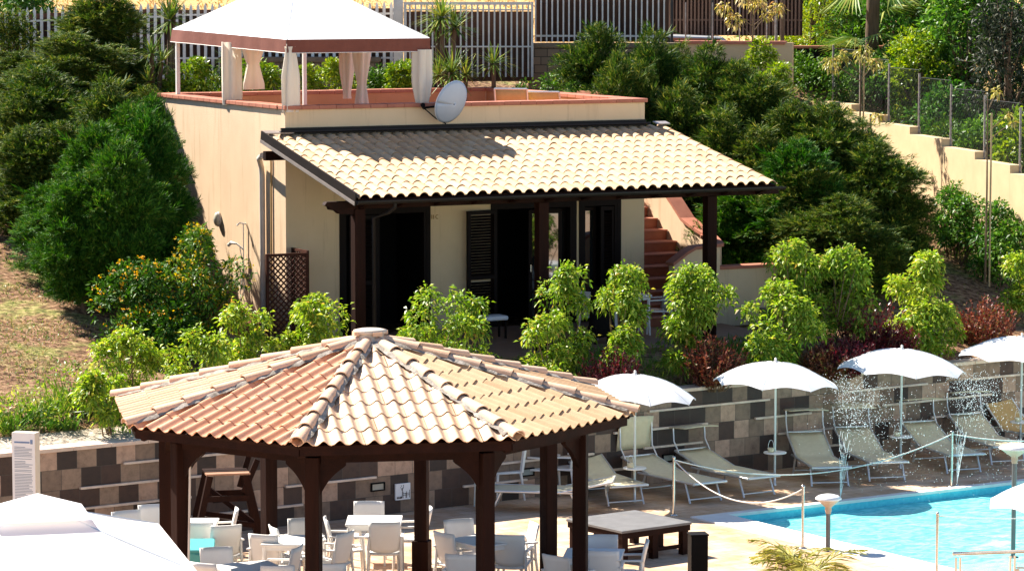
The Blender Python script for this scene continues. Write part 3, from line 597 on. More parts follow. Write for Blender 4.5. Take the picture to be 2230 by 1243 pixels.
# left side: white rain pipe, thin cable pipe, terracotta ledge
MB().tube([(-0.30, .35, 5.0), (-.22, .70, 4.92), (-0.08, .94, 4.75), (-0.07, .94, 4.6), (-0.07, .94, 1.8)], 0.05, 10).build('rain_pipe', M['pipe'], house, -FLOOR)
MB().tube([(-0.03, .62, 4.95), (-0.03, .62, 1.85)], 0.016, 6).build('cable_pipe', M['tan'], house, -FLOOR)
MB().box((-.22, 1.9, 1.86), (.42, 1.6, .2)).build('side_step', M['terracotta'], house, -FLOOR, bevel=.01)
MB().box((-.006, 3.2, 1.95), (.02, 6.3, .3)).build('plinth', M['tan'], house, -FLOOR)
dn = MB()      # small ochre door number beside the first door
for x in (2.80, 2.835): dn.box((x, -.006, 3.84), (.012, .008, .075))
dn.tube([(2.905 + .028 * cos(a), -.006, 3.84 + .036 * sin(a)) for a in np.linspace(.9, 2 * pi - .9, 9)], .006, 5)
dn.build('door_number', mat('ochre_paint', (.30, .16, .03), (.24, .12, .02), 6, .5), house, -FLOOR)
# staircase
st = MB(); tr = MB()
for i in range(-7, 10):
    z = 3.13 + 0.19 * i; n0 = 0.97 + 0.38 * i; n1 = n0 + 0.40
    sk = 0.62 * min(0, n0 - .2); a = HL + 0.01 + sk; b = a + 1.22
    if z > 4.96: break
    st.box(((a + b) / 2, (n0 + n1) / 2 + 0.01, (1.3 + z - 0.03) / 2), (b - a, n1 - n0, z - 0.03 - 1.3)); tr.box(((a + b) / 2, (n0 + n1) / 2 - 0.015, z - 0.014), (b - a, n1 - n0 + .035, 0.03))
so_ = st.build('staircase', M['tile_red'], house, -FLOOR); tr.build('treads', M['terracotta'], so_, -FLOOR, bevel=.006)
wl_ = [(-0.05, 1.3), (-0.05, 3.3), (0.3, 3.38), (0.75, 3.52), (1.15, 3.8), (1.6, 4.09), (3.6, 5.45), (4.1, 5.76), (5.0, 5.76), (5.0, 1.3)]
MB().prism(wl_, 8.36, 8.56, 'x').build('stair_parapet', M['stucco'], house, -FLOOR)
def capline(pts, s0, s1, ax, nm='stair_coping'):
    m = MB(); t = 0.06
    poly = [(a, b + .003) for a, b in pts] + [(a, b + t) for a, b in pts[::-1]]
    m.prism(poly, s0, s1, ax); return m.build(nm, M['terracotta'], house, -FLOOR)
capline([(-0.09, 3.29)] + wl_[2:8] + [(5.0, 5.76)], 8.31, 8.61, 'x')
fp = [(7.0, 1.3), (7.95, 1.3), (7.95, 3.22), (7.42, 3.18), (7.25, 3.10), (7.0, 2.93)]
MB().prism(fp, -1.36, -1.16, 'y').build('stair_parapet', M['facade'], house, -FLOOR)
capline([(6.95, 2.90), (7.25, 3.10), (7.42, 3.18), (7.99, 3.22)], -1.42, -1.12, 'y')
mb = MB(); mb.bar((8.02, -1.1, 2.25), (8.44, -.07, 2.25), 0.2, 1.9); mb.build('stair_parapet', M['facade'], house, -FLOOR)
mb = MB(); mb.bar((8.0, -1.14, 3.235), (8.43, -.08, 3.3), 0.29, .06); mb.build('stair_coping', M['terracotta'], house, -FLOOR)
lw = thing('low_wall', 'low rendered wall with terracotta coping right of the porch post', 'wall', H3(8.0, -1.2, 1.75), HA)
MB().box((.55, 0, .52), (1.3, .22, 1.04)).build('wall', M['facade'], lw); MB().box((.55, 0, 1.073), (1.36, .3, .06)).build('coping', M['terracotta'], lw, bevel=.008)
MB().box((.72, -1.1, .2), (.7, .5, .4)).build('planter_block', M['block'], lw, bevel=.02)
# lamps on the facade and side wall
def bulkhead(loc, rz, label):
    t = thing('wall_lamp', label, 'wall lamp', loc, rz, 'round wall lamps on the house')
    MB().lathe([(0.001, -.0), (.125, 0), (.125, .03), (.10, .05), (.001, .05)], n=20).build('back_plate', M['flash'], t).rotation_euler = (pi / 2, 0, 0)
    MB().lathe([(.098, .04), (.09, .08), (.06, .105), (.001, .112)], n=20).build('diffuser', M['lampglass'], t).rotation_euler = (pi / 2, 0, 0)
for s, w in ((1.55, 'round wall lamp above the left door beside the corner post'), (3.35, 'round wall lamp above the open shutter'), (6.2, 'round wall lamp above the narrow third door')):
    bulkhead(H3(s, -0.012, 4.22), HA, w)
t = thing('wall_lamp', 'oval wall lamp on the sunlit side wall', 'wall lamp', H3(-.01, 3.21, 3.67), HA, 'round wall lamps on the house')
a = MB().lathe([(0.001, 0), (.10, 0), (.10, .04), (.001, .04)], n=20).build('back_plate', M['pipe'], t); a.rotation_euler = (0, -pi / 2, 0); a.scale = (1.35, 1, 1)
a = MB().lathe([(.095, .03), (.09, .07), (.055, .10), (.001, .11)], n=20).build('diffuser', M['lampglass'], t); a.rotation_euler = (0, -pi / 2, 0); a.scale = (1.35, 1, 1)
sh = thing('outdoor_shower', 'white outdoor shower with rail and hose on the side wall', 'shower', H3(-.01, 1.89, 2.4), HA)
MB().tube([(-.05, 0, .35), (-.05, 0, 1.28)], .012, 8).build('riser_rail', M['white'], sh)
MB().tube([(-.0, 0, 1.28), (-.12, 0, 1.30), (-.16, .04, 1.25)], .014, 8).build('arm', M['white'], sh)
MB().tube([(-.05, 0, .82), (-.14, .1, .92), (-.2, .22, .93), (-.22, .3, .88)], [.016, .016, .03, .035], 8).build('hand_shower', M['white'], sh)
MB().box((-.04, 0, .36), (.08, .16, .07)).build('mixer_tap', M['steel'], sh, bevel=.01)
MB().tube([(-.06, 0, .34), (-.1, .06, .05), (-.1, .0, -.1), (-.08, -.1, .1), (-.06, -.04, .5), (-.1, .05, .85)], .010, 6).build('hose', M['white'], sh)
# lattice screens
def lattice(loc, rz, w, h, label):
    t = thing('lattice_screen', label, 'screen', loc, rz, 'brown lattice screens by the house corner')
    f = MB(); b = .045
    f.box((b / 2, 0, h / 2), (b, .045, h)); f.box((w - b / 2, 0, h / 2), (b, .045, h)); f.box((w / 2, 0, h - b / 2), (w - 2 * b, .045, b)); f.box((w / 2, 0, b / 2), (w - 2 * b, .045, b)); f.build('frame', M['lattice'], t)
    s = MB(); st_ = .105
    for sg, yy in ((1, .008), (-1, -.008)):
        k = -h
        while k < w + h:
            # line x = k + sg*z ; clip to the frame
            pts = []
            z0, z1 = b, h - b
            xa, xb = (k + z0, k + z1) if sg > 0 else (k + h - z0, k + h - z1)
            def cl(x, z, x2, z2):
                for lim in (b, w - b):
                    pass
                return None
            P0, P1 = Vector((xa, 0, z0)), Vector((xb, 0, z1)); d = P1 - P0; t0, t1 = 0.0, 1.0
            lo, hi = b, w - b
            ta, tb = (lo - P0.x) / d.x, (hi - P0.x) / d.x
            t0 = max(t0, min(ta, tb)); t1 = min(t1, max(ta, tb))
            if t1 - t0 > .02:
                A, B = P0 + d * t0, P0 + d * t1; A.y = B.y = yy; s.bar(A, B, .026, .012, up=(0, 1, 0))
            k += st_
    s.build('slats', M['lattice'], t)
lattice(H3(-.69, -.75, 1.82), HA, .78, 1.55, 'brown lattice screen facing the pool in front of the house corner')
lattice(H3(.10, -.73, 1.84), HA + pi / 2, .70, 1.56, 'brown lattice screen set edge-on behind the front one')

# ---------------------------------------------------------------- satellite dish
dsh = thing('satellite_dish', 'grey satellite dish on an arm at the terrace parapet', 'satellite dish', H3(2.62, -.08, 5.78), HA)
dm = MB(); n = 28; rows = []
for r_ in np.linspace(0.0, 1, 9):
    rows.append([Vector((.355 * r_ * cos(a), .40 * r_ * sin(a), .10 * (1 - r_ * r_))) for a in np.linspace(0, 2 * pi, n + 1)])
face = (Vector((-.286, .888, .36))).normalized()
xa = Vector((0, 0, 1)).cross(face).normalized(); ya = face.cross(xa); Mf = Matrix((xa, ya, -face)).transposed()
ctr = Vector((.40, -.26, .12))
dm.sheet([[ctr + Mf @ p for p in r_] for r_ in rows[::-1]], thick=.012)
dm.build('reflector', M['dish'], dsh)
rm = MB().tube([ctr + Mf @ Vector((.355 * cos(a), .40 * sin(a), 0)) for a in np.linspace(0, 2 * pi, 40)], .009, 6); rm.build('rim', M['paper'], dsh)
MB().tube([(0, .02, .0), (0, -.10, .02), ctr + Mf @ Vector((0, 0, .10))], .02, 8).build('bracket', M['dark'], dsh)
lowp = ctr + Mf @ Vector((0, -.40, 0)); MB().tube([(-.02, -.06, .0), lowp * .5 + Vector((0, -.05, -.05)), lowp + Vector((0, -.03, -.02))], .012, 6).build('feed_arm', M['dark'], dsh)
MB().tube([(-.05, -.08, .02), (-.1, -.16, .07)], [.03, .045], 8).build('receiver', M['dark'], dsh)

# ---------------------------------------------------------------- gazebo on the terrace
gz = thing('gazebo', 'white canopied gazebo with brown valance and tied curtains on the roof terrace', 'gazebo', H3(.12, .12, 4.92), HA)
GW, GD, GE, GP = 2.60, 5.55, 2.10, 3.26
for x in (0, GW):
    for y in (0, GD): MB().box((x, y, GE / 2), (.07, .07, GE)).build('post', M['white'], gz, bevel=.004)
fr = MB()
for a, b in (((0, 0), (GW, 0)), ((GW, 0), (GW, GD)), ((GW, GD), (0, GD)), ((0, GD), (0, 0))): fr.bar((*a, GE - .08), (*b, GE - .08), .03)
fr.build('top_frame', M['white'], gz)
# canopy: four sagging gores from a high middle
o_ = .07
def gore(A, B, P, sag, mb, n=12):
    rows = []
    for i in range(n + 1):
        t = i / n; row = []
        for k in range(n + 1):
            u = k / n; E_ = A.lerp(B, u); p = E_.lerp(P, t)
            p.z -= sag * sin(pi * t) * (0.35 + 0.65 * sin(pi * u)) ; row.append(p)
        rows.append(row)
    mb.sheet(rows)
cs = [Vector((-o_, -o_, GE)), Vector((GW + o_, -o_, GE)), Vector((GW + o_, GD + o_, GE + .05)), Vector((-o_, GD + o_, GE + .08))]; P = Vector((GW / 2, GD / 2, GP))
cm = MB()
for i in range(4): gore(cs[i], cs[(i + 1) % 4], P, .05, cm)
cm.build('canopy', M['canvas'], gz)
sm = MB()
for i in range(4): sm.tube([cs[i].lerp(P, t) + Vector((0, 0, .006 - .05 * sin(pi * t) * .35)) for t in np.linspace(0, 1, 13)], .004, 5)
sm.build('seams', M['white'], gz)
vm = MB(); hm = MB()
for i in range(4):
    A, B = cs[i], cs[(i + 1) % 4]; out = (B - A).cross(Vector((0, 0, 1))).normalized(); rows = []; nn = 30
    for j, zz in enumerate((-.002, -.12, -.235)):
        rows.append([A.lerp(B, k / nn) + Vector((0, 0, zz)) + out * (.012 + (.016 * sin(k * 1.7 + i) + .05 * math.exp(-((k / nn - .05) * 12) ** 2) * (1 if i == 3 else .2)) * j * .5) for k in range(nn + 1)])
    vm.sheet(rows, smooth=True); hm.tube(rows[-1], .007, 4)
vm.build('valance', M['valance'], gz); hm.build('hem', M['white'], gz)
def curtain(x, y, z1, z0, w, ang, seed, tie=.55, d=.12):
    r = random.Random(seed); rows = []; m = 26
    ux = Vector((cos(ang), sin(ang), 0)); uy = Vector((-sin(ang), cos(ang), 0)); ph = r.uniform(0, 6)
    for i in range(17):
        t = i / 16; z = z1 + (z0 - z1) * t; k = 0.5 + .5 * min(1, abs(t - tie) / .4) ** .8; k = k if t < tie else .5 + .38 * min(1, (t - tie) / .4)
        row = []
        for j in range(m + 1):
            a = 2 * pi * j / m; f = 1 + .22 * sin(5 * a + ph + t) + .1 * sin(9 * a + ph * 2)
            row.append(Vector((x, y, z)) + ux * cos(a) * w / 2 * k * f + uy * sin(a) * d * k * f)
        rows.append(row)
    MB().sheet(rows).build('curtain', M['curtain'], gz)
curtain(.03, -.03, GE - .12, .84, .42, .5, 1, .06, .12); curtain(GW - .06, -.02, GE - .2, .86, .34, .2, 2, .98, .15)
curtain(.0, GD * .50, GE - .1, .86, .46, 1.0, 3, 1.3, .16); curtain(1.52, GD - .03, GE - .1, 1.02, .44, .1, 4, .5, .10)
curtain(GW, GD * .50, GE - .1, .80, .42, 1.0, 5, .66, .15); curtain(GW - .02, GD * .62, GE - .1, .9, .24, .5, 6, .9)

# ---------------------------------------------------------------- pavilion by the pool
PV = Vector((-1.80, 40.575, 0)); T0 = 0.211; RC, RE, PZE, PZA = 2.72, 3.40, 2.70, 3.56
pv = thing('pavilion', 'octagonal dark timber pavilion with pink and cream clay tile roof', 'pavilion', tuple(PV))
ang = [-(T0 + k * pi / 4) for k in range(8)]
def pc(k, r, z): a = ang[k % 8]; return Vector((r * cos(a), r * sin(a), z))
for k in range(8):
    A, B = pc(k, RE, PZE), pc(k + 1, RE, PZE); mid = (A + B) / 2; top = Vector((0, 0, PZA))
    e = (A - B).normalized(); dn = (mid - top); SL = dn.length; vdn = dn / SL; nrm = e.cross(vdn); nrm = nrm if nrm.z > 0 else -nrm
    half = (A - B).length / 2; cols = round(2 * half / .208); tn = half / SL
    V, F = tile_field(top, e, vdn, nrm, -half, half, cols, SL + .02 - 9 * .395, 9, .395, prof_wave, lift=.009, vmin=lambda u, tn=tn: np.maximum(np.abs(u) / tn, .12), seed=20 + k, K=12)
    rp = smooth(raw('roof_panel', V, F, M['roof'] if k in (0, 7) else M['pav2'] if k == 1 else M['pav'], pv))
    # boards below the tiles, fascia
    i0, i1 = top - nrm * .03, top - nrm * .06
    MB().add([A - nrm * .025 - vdn * .05, B - nrm * .025 - vdn * .05, top - nrm * .02, A - nrm * .06 - vdn * .05, B - nrm * .06 - vdn * .05, top - nrm * .055], [(0, 1, 2), (3, 5, 4), (0, 3, 4, 1)]).build('roof_boarding', M['woodh'], pv)
    fa, fb = pc(k, RE - .10, PZE - .085), pc(k + 1, RE - .10, PZE - .085); MB().bar(fa, fb, .035, .09).build('fascia', M['woodh'], pv)
    ba, bb = pc(k, RC, 2.465), pc(k + 1, RC, 2.465); d_ = (bb - ba).normalized(); MB().bar(ba + d_ * .085, bb - d_ * .085, .12, .12).build('beam', M['woodh'], pv)
    c = MB(); Mz = Matrix.Rotation(ang[k], 3, 'Z'); c.box(pc(k, RC, 1.24), (.175, .175, 2.48), M=Mz); co = c.build('column', M['wood'], pv, bevel=.012)
    if k == 6: MB().box(pc(k, RC, .26), (.23, .23, .52), M=Mz).build('column_sleeve', M['wood'], co, bevel=.012)
    for sgn in (1, -1):   # curved knee brace along the beam
        o2 = pc(k + sgn, RC, 0) - pc(k, RC, 0); o2.normalize(); base = pc(k, RC, 0) + o2 * .08; nn = 7
        pts = [(0, 2.02), (0, 2.404), (.31, 2.404), (.31, 2.37)] + [(.28 * (1 - q) + .01 - .02 * sin(pi * q), 2.35 - .31 * q + .025 * sin(pi * q)) for q in np.linspace(0, 1, nn)]
        side = Vector((0, 0, 1)).cross(o2) * .035; P1 = [base + o2 * x + Vector((0, 0, z)) + side for x, z in pts]; P2 = [p - 2 * side for p in P1]; n = len(pts)
        MB().add(P1 + P2, [tuple(range(n)), tuple(range(n, 2 * n))[::-1]] + [(i, (i + 1) % n, n + (i + 1) % n, n + i) for i in range(n)]).build('brace', M['woodh'], pv)
    # rafter under the hip
    MB().bar(pc(k, RE - .16, PZE - .10), Vector((0, 0, PZA - .12)), .09, .14).build('hip_rafter', M['woodh'], pv)
    # hip tiles
    V = []; F = []; nb = 0; h0 = pc(k, RE + .05, PZE + .035); h1 = Vector((0, 0, PZA + .05)); L_ = (h0 - h1).length; dv = (h0 - h1) / L_; sx = Vector((0, 0, 1)).cross(dv).normalized(); up = dv.cross(sx); up = up if up.z > 0 else -up
    nt = 8; tl = (L_ - .22) / nt; K = 10; rr = random.Random(k)
    for j in range(nt):
        va, vb = .22 + j * tl - .05, .22 + (j + 1) * tl + rr.uniform(-.012, .012); ra, rb = .070, .092
        off = sx * rr.uniform(-.01, .01)
        for (v_, r_, lf) in ((va, ra, 0.0), (vb, rb, .022), (vb, rb, .022), (vb, rb - .016, .022)):
            for i in range(K + 1):
                a = pi * i / K; V.append(h1 + dv * v_ + off + sx * cos(a) * r_ + up * (sin(a) * r_ * .85 + lf))
        n = K + 1
        for q in (0, 2 * n):
            for i in range(K): F.append((nb + q + i, nb + q + n + i, nb + q + n + i + 1, nb + q + i + 1))
        nb += 4 * n
    smooth(raw('hip_tiles', np.array(V), np.array(F), M['hip'], pv))
    # mortar bedding along the hip
    m = MB(); rows = []
    for v_ in np.linspace(.25, L_ - .12, 40):
        w = .125 + .018 * rr.uniform(-1, 1); rows.append([h1 + dv * v_ + sx * x * w + up * (hh + rr.uniform(-.008, .008)) for x, hh in ((-1, .0), (-.6, .03), (0, .045), (.6, .03), (1, .0))])
    m.sheet(rows); m.build('mortar_bed', M['mortar'], pv)
mb = MB().lathe([(.27, -.12), (.24, -.04), (.18, .01), (.17, .04), (.21, .05), (.215, .085), (.15, .10), (.001, .105)], (0, 0, PZA + .05), 24); mb.build('roof_cap', mat('cap_clay', (.62, .52, .42), (.46, .37, .29), 6, .85, .2, 40), pv)
mb = MB()
for a in (.6, 2.2, 3.6, 5.2): mb.box((.2 * cos(a), .2 * sin(a), PZA + .10), (.12, .07, .05), rz=a + 1.4)
mb.build('cap_tiles', M['hip'], pv)
MB().tube([pc(3, RC + .02, 2.45) + Vector((.16, -.1, 0)), pc(3, RC + .02, 1.6) + Vector((.14, -.1, 0)), pc(3, RC + .02, 0) + Vector((.10, -.1, 0))], .016, 6).build('cable_conduit', M['pipe'], pv)
MB().tube([pc(4, RC, 2.4) + Vector((.17, -.1, 0)), pc(4, RC, 0) + Vector((.17, -.1, 0))], .012, 6).build('cable_conduit', M['pipe'], pv)
# ---------------------------------------------------------------- white resin chairs and tables
def make_chair(loc, rz, label):
    t = thing('armchair', label, 'chair', loc, rz, 'white resin armchairs on the pool deck', .96)
    rows = []
    for j, z in enumerate(np.linspace(.40, .86, 7)):       # gently curved back panel with a rounded lower edge
        q = (z - .40) / .46; rows.append([Vector((x, -.225 - .10 * q + .035 * (x / .22) ** 2 - .0, z + (.045 * (x / .22) ** 2 if j == 0 else 0) )) for x in np.linspace(-.225, .225, 9)])
    MB().sheet(rows, thick=.022).build('backrest', M['white'], t)
    rows = [[Vector((x, y, .43 - .012 * (1 - (x / .23) ** 2) - .02 * (y < -.1) + .01 * (y > .18))) for x in np.linspace(-.235, .235, 7)] for y in (-.235, -.1, .05, .19, .235)]
    MB().sheet(rows, thick=.03).build('seat', M['white'], t)
    for sx in (-1, 1):
        MB().tube([(sx * .235, .215, .62), (sx * .235, .225, .42), (sx * .245, .245, 0)], [.02, .022, .015], 8).build('leg', M['white'], t)
        MB().tube([(sx * .225, -.225, .62), (sx * .23, -.23, .42), (sx * .245, -.29, 0)], [.018, .022, .015], 8).build('leg', M['white'], t)
        MB().bar((sx * .245, -.26, .635), (sx * .245, .235, .62), .048, .026).build('armrest', M['white'], t, bevel=.006)
    return t
chair0 = None
def chair(u, v, face, label, z=.80, Y=None):
    """u, v: photo pixel of the middle of the top edge of the backrest; face: heading of the sitter in degrees (0 = +X, 90 = away)"""
    global chair0
    p = D(u, v, Y) if Y else G(u, v, z); a = R(face) - pi / 2; off = Vector((-sin(a), cos(a), 0)) * .30; loc = (p.x + off.x, p.y + off.y, 0)
    if chair0 is None: chair0 = make_chair(loc, a, label); return chair0
    return dup(chair0, loc, a, label)
for c_ in [
    (804, 1094, -90, 'white armchair facing us behind the sunlit square table by the wall'),
    (837, 1141, 90, 'white armchair with its back to us in front of the sunlit square table'),
    (941, 1110, 180, 'white armchair seen side-on right of the sunlit table, partly behind the slim rear column'),
    (706, 1132, 8, 'white armchair seen side-on left of the sunlit square table'),
    (660, 1131, -80, 'white armchair facing us behind the second table, half behind a column'),
    (757, 1163, 150, 'white armchair turned left with shaded back, left of the back-turned chair at the sunlit table'),
    (962, 1164, 40, 'white armchair angled right beside the sleeved column'),
    (997, 1133, -70, 'white armchair with pale grey back behind the shaded table'),
    (1107, 1169, 80, 'white armchair with its broad grey back to us right of the front right column'),
    (1169, 1143, 195, 'white armchair turned left between the two right columns'),
    (1206, 1214, 50, 'white armchair low in the frame between the two right columns'),
    (1310, 1167, -90, 'white armchair facing us behind the bluish table nearest the dark platform'),
    (1312, 1204, 85, 'white armchair with its back to us in front of the bluish table near the platform'),
    (1412, 1182, 175, 'white armchair seen side-on in front of the dark platform'),
    (470, 1194, -75, 'white armchair facing us beside the turquoise bin'),
    (494, 1148, 110, 'white armchair with beige shaded back between the bin and the second table'),
    (519, 1112, 185, 'white sunlit armchair seen side-on right of the far left table'),
    (571, 1168, 70, 'white armchair with curved beige back in front of the second table'),
    (653, 1194, 165, 'white armchair with grey back just left of the front left column'),
    (437, 1230, 60, 'white armchair cut by the frame beside the corner of the big canopy'),
    (604, 1236, 90, 'white armchair cut by the frame, its back top in front of the tilted table'),
    (333, 1101, -75, 'white armchair facing us left of the left columns'),
    (272, 1115, -60, 'white armchair mostly hidden behind the big white canopy'),
    (430, 1142, 85, 'white armchair with its back to us in front of the far left table'),
    (1004, 1212, 80, 'white armchair with bluish back low in the frame right of the sleeved column'),
    (717, 1232, 95, 'white armchair with bluish back cut by the frame right of the front left column'),
    (590, 1150, 20, 'white armchair half hidden behind the slim rear left column'),
]: chair(*c_)
def make_table(loc, rz, label):
    t = thing('square_table', label, 'table', loc, rz, 'square white tables on the pool deck')
    MB().box((0, 0, .705), (.76, .76, .03)).build('tabletop', M['white'], t, bevel=.01)
    f = MB()
    for s in (-1, 1): f.box((0, s * .33, .66), (.64, .02, .06)); f.box((s * .33, 0, .66), (.02, .64, .06))
    f.build('apron', M['white'], t)
    for sx in (-1, 1):
        for sy in (-1, 1): MB().tube([(sx * .33, sy * .33, .69), (sx * .335, sy * .335, .35), (sx * .35, sy * .35, 0)], [.028, .024, .018], 8).build('leg', M['white'], t)
    return t
tab0 = None
for u, v, rz, lb in [(815, 1131, 0, 'square white table in full sun nearest the wall'), (638, 1174, -4, 'square white table in sun behind the front left column'),
                     (412, 1137, 0, 'square white table far left behind the turquoise bin'), (545, 1234, 26, 'tilted white table half in shade at the bottom edge'),
                     (1058, 1174, 38, 'white table in shade behind the front right column'), (1293, 1204, -6, 'white table in bluish shade behind the outer right column'),
                     (880, 1262, 10, 'white table only just in the frame under the pavilion')]:
    p = G(u, v, .72)
    if tab0 is None: tab0 = make_table(p * 1.0 - Vector((0, 0, .72)), R(rz), lb)
    else: dup(tab0, (p.x, p.y, 0), R(rz), lb)
# tall white cafe chairs by the wall
def cafe(u, v, face, label, open_back, Y):
    p = D(u, v, Y); a = R(face) - pi / 2; t = thing('cafe_chair', label, 'chair', (p.x, p.y, 0), a, 'white chairs by the tiled wall')
    h = .84
    if open_back:
        f = MB(); f.bar((-.2, -.2, .44), (-.17, -.27, h), .045); f.bar((.2, -.2, .44), (.17, -.27, h), .045); f.bar((-.19, -.27, h), (.19, -.27, h), .05); f.build('back_frame', M['white'], t)
    else:
        MB().sheet([[Vector((x, -.2 - .08 * q + .03 * (x / .2) ** 2, .44 + .44 * q)) for x in np.linspace(-.2, .2, 7)] for q in np.linspace(0, 1, 5)], thick=.02).build('backrest', M['white'], t)
        for s in (-1, 1): MB().bar((s * .22, -.22, .64), (s * .22, .2, .63), .045, .025).build('armrest', M['white'], t)
    MB().box((0, 0, .44), (.43, .43, .035)).build('seat', M['white'], t, bevel=.01)
    for sx in (-1, 1):
        for sy in (-1, 1): MB().tube([(sx * .19, sy * .19, .44), (sx * .21, sy * (.21 if sy > 0 else .25), 0)], [.024, .016], 8).build('leg', M['white'], t)
def at_ground(u, v): p = G(u, v, 0); return p.y
cafe(1100, 1086, 200, 'white open-backed chair by the wall behind the front right column', True, at_ground(1100, 1086))
cafe(1183, 1080, -20, 'taller white armchair between the two right columns by the wall', False, at_ground(1183, 1080))
cafe(1228, 1078, 160, 'white armchair beside the lounger right of the rear right column', False, at_ground(1228, 1078))
# turquoise bin
p = D(437, 1228, 42.3); p.z = 0; tb = thing('storage_bin', 'turquoise plastic bin with sloping lid behind the left columns', 'bin', (p.x, p.y, 0), R(4))
MB().prism([(-.24, 0), (.24, 0), (.24, .62), (-.24, .56)], -.42, .17, 'x').build('body', M['teal'], tb, bevel=.02)
MB().prism([(-.27, .565), (.26, .63), (.26, .665), (-.27, .60)], -.44, .19, 'x').build('lid', M['teal'], tb, bevel=.012); MB().box((.04, -.255, .52), (.2, .03, .03)).build('handle', M['teal'], tb)
# lookout chair of dark wood
p = D(490, 1130, 45.1); p.z = 0; lg = thing('lookout_chair', 'tall dark wooden lookout chair with slatted seat by the tiled wall', 'lifeguard chair', (p.x + .02, p.y, 0), R(12))
for k in range(5): MB().box((0, -.24 + k * .12, 1.16 + random.uniform(0, .01)), (.62, .10, .025)).build('seat_slat', M['wood'] if k > 1 else mat('worn_wood', (.36, .19, .115), (.28, .14, .08), 7, .7), lg)
for sy in (-1, 1):
    for sx in (-1, 1): MB().bar((sx * .26, sy * .24, 1.14), (sx * .52, sy * .30, 0), .05, .09).build('leg', M['wood'], lg)
    MB().bar((-.42, sy * .275, .55), (.42, sy * .275, .42), .03, .07).build('rail', M['wood'], lg); MB().bar((-.32, sy * .26, .82), (.34, sy * .26, .82), .03, .08).build('rail', M['wood'], lg)
    MB().bar((.22, sy * .24, .9), (.42, sy * .24, 1.55 if sy > 0 else 1.36), .035, .08).build('back_post', M['wood'], lg)
MB().bar((-.47, -.29, .25), (-.47, .29, .25), .03, .07).build('rail', M['wood'], lg)
MB().bar((.44, -.29, .40), (-.30, .29, .95), .03, .07).build('brace', M['wood'], lg)
# notice board
p = D(56, 1160, 43.0); p.z = 0; nb_ = thing('notice_board', 'tall white notice board with small blue header beside the big canopy', 'sign', (p.x, p.y, 0), R(-14))
MB().box((0, .05, 1.02), (.34, .16, 2.02)).build('panel', mat('board_side', (.72, .62, .5), (.66, .56, .45), 4, .6), nb_, bevel=.004)
MB().box((0, -.033, 1.02), (.328, .006, 2.0)).build('face', M['paper'], nb_)
MB().box((-.02, -.038, 1.90), (.22, .003, .022)).build('header', M['blue'], nb_); MB().box((.118, -.038, 1.91), (.035, .003, .06)).build('emblem', M['blue'], nb_)
mb = MB(); r_ = random.Random(5); z = 1.835
while z > .5:
    w = .26 * r_.choice([1, .95, 1, .8, .6, .98]); mb.box((-.13 + w / 2, -.038, z), (w, .003, .008)); z -= r_.choice([.021, .021, .021, .034])
mb.build('text_lines', M['ink'], nb_)
# small plaque: line drawing of a table and chairs on a white panel
def wallpt(u, v):
    lo, hi = 30.0, 70.0
    for _ in range(40):
        mid = (lo + hi) / 2; q = D(u, v, mid)
        if (q - WO).dot(WN) > 0: hi = mid
        else: lo = mid
    return D(u, v, lo)
q = wallpt(875, 1069); pl = thing('wall_plaque', 'small white plaque with a black line drawing on the tiled wall', 'sign', tuple(q), WA_)
MB().box((0, -.02, 0), (.27, .03, .25)).build('panel', M['paper'], pl, bevel=.003)
mb = MB(); y = -.0375
def ln2(x0, z0, x1, z1, w=.007): mb.bar((x0, y, z0), (x1, y, z1), w, .003, up=(0, 1, 0))
for x0 in (.0, .065): ln2(x0, -.10, x0, -.0); ln2(x0 + .05, -.10, x0 + .05, -.02)
ln2(0, -.03, .12, -.03); ln2(0, -.055, .12, -.055); ln2(.115, -.1, .115, .02); ln2(-.02, -.1, -.01, .06); ln2(-.02, .02, -.045, .075); ln2(-.012, .03, .012, .08); ln2(-.03, .08, -.035, .1); ln2(.005, .085, .01, .105)
for x0 in (-.11, -.085, -.06, -.04): ln2(x0, -.10, x0 + .006, -.07); ln2(x0 + .006, -.07, x0 + .014, -.10)
ln2(-.115, -.10, -.03, -.10)
mb.build('drawing', M['dark'], pl)
# low square platform
pf = thing('low_platform', 'low square dark wooden platform with grey top on the deck', 'platform', (1.66, 45.12, 0), R(37))
MB().box((0, 0, .445), (1.27, 1.27, .035)).build('top', mat('platform_top', (.17, .165, .165), (.13, .125, .125), 4, .6, .1, 40, grime=((.30, .24, .17), 3, .62, .78, .5)), pf, bevel=.004)
f = MB()
for s in (-1, 1): f.box((0, s * .60, .385), (1.24, .04, .085)); f.box((s * .60, 0, .385), (.04, 1.16, .085)); f.box((0, s * .55, .12), (1.1, .04, .05))
f.build('frame', M['woodh'], pf)
for sx in (-1, 0, 1):
    for sy in (-1, 0, 1):
        if sx or sy: MB().box((sx * .55, sy * .55, .17), (.10, .10, .34)).build('leg', M['wood'], pf)
# dark bollard
p = G(1520, 1160, .9); bo = thing('dark_bollard', 'square black bollard at the bottom edge right of the pavilion', 'bollard', (p.x, p.y, 0), R(10))
MB().box((0, 0, .44), (.225, .225, .88)).build('shaft', M['dark'], bo, bevel=.008); MB().box((0, 0, .89), (.245, .245, .02)).build('cap', M['dark'], bo, bevel=.004)

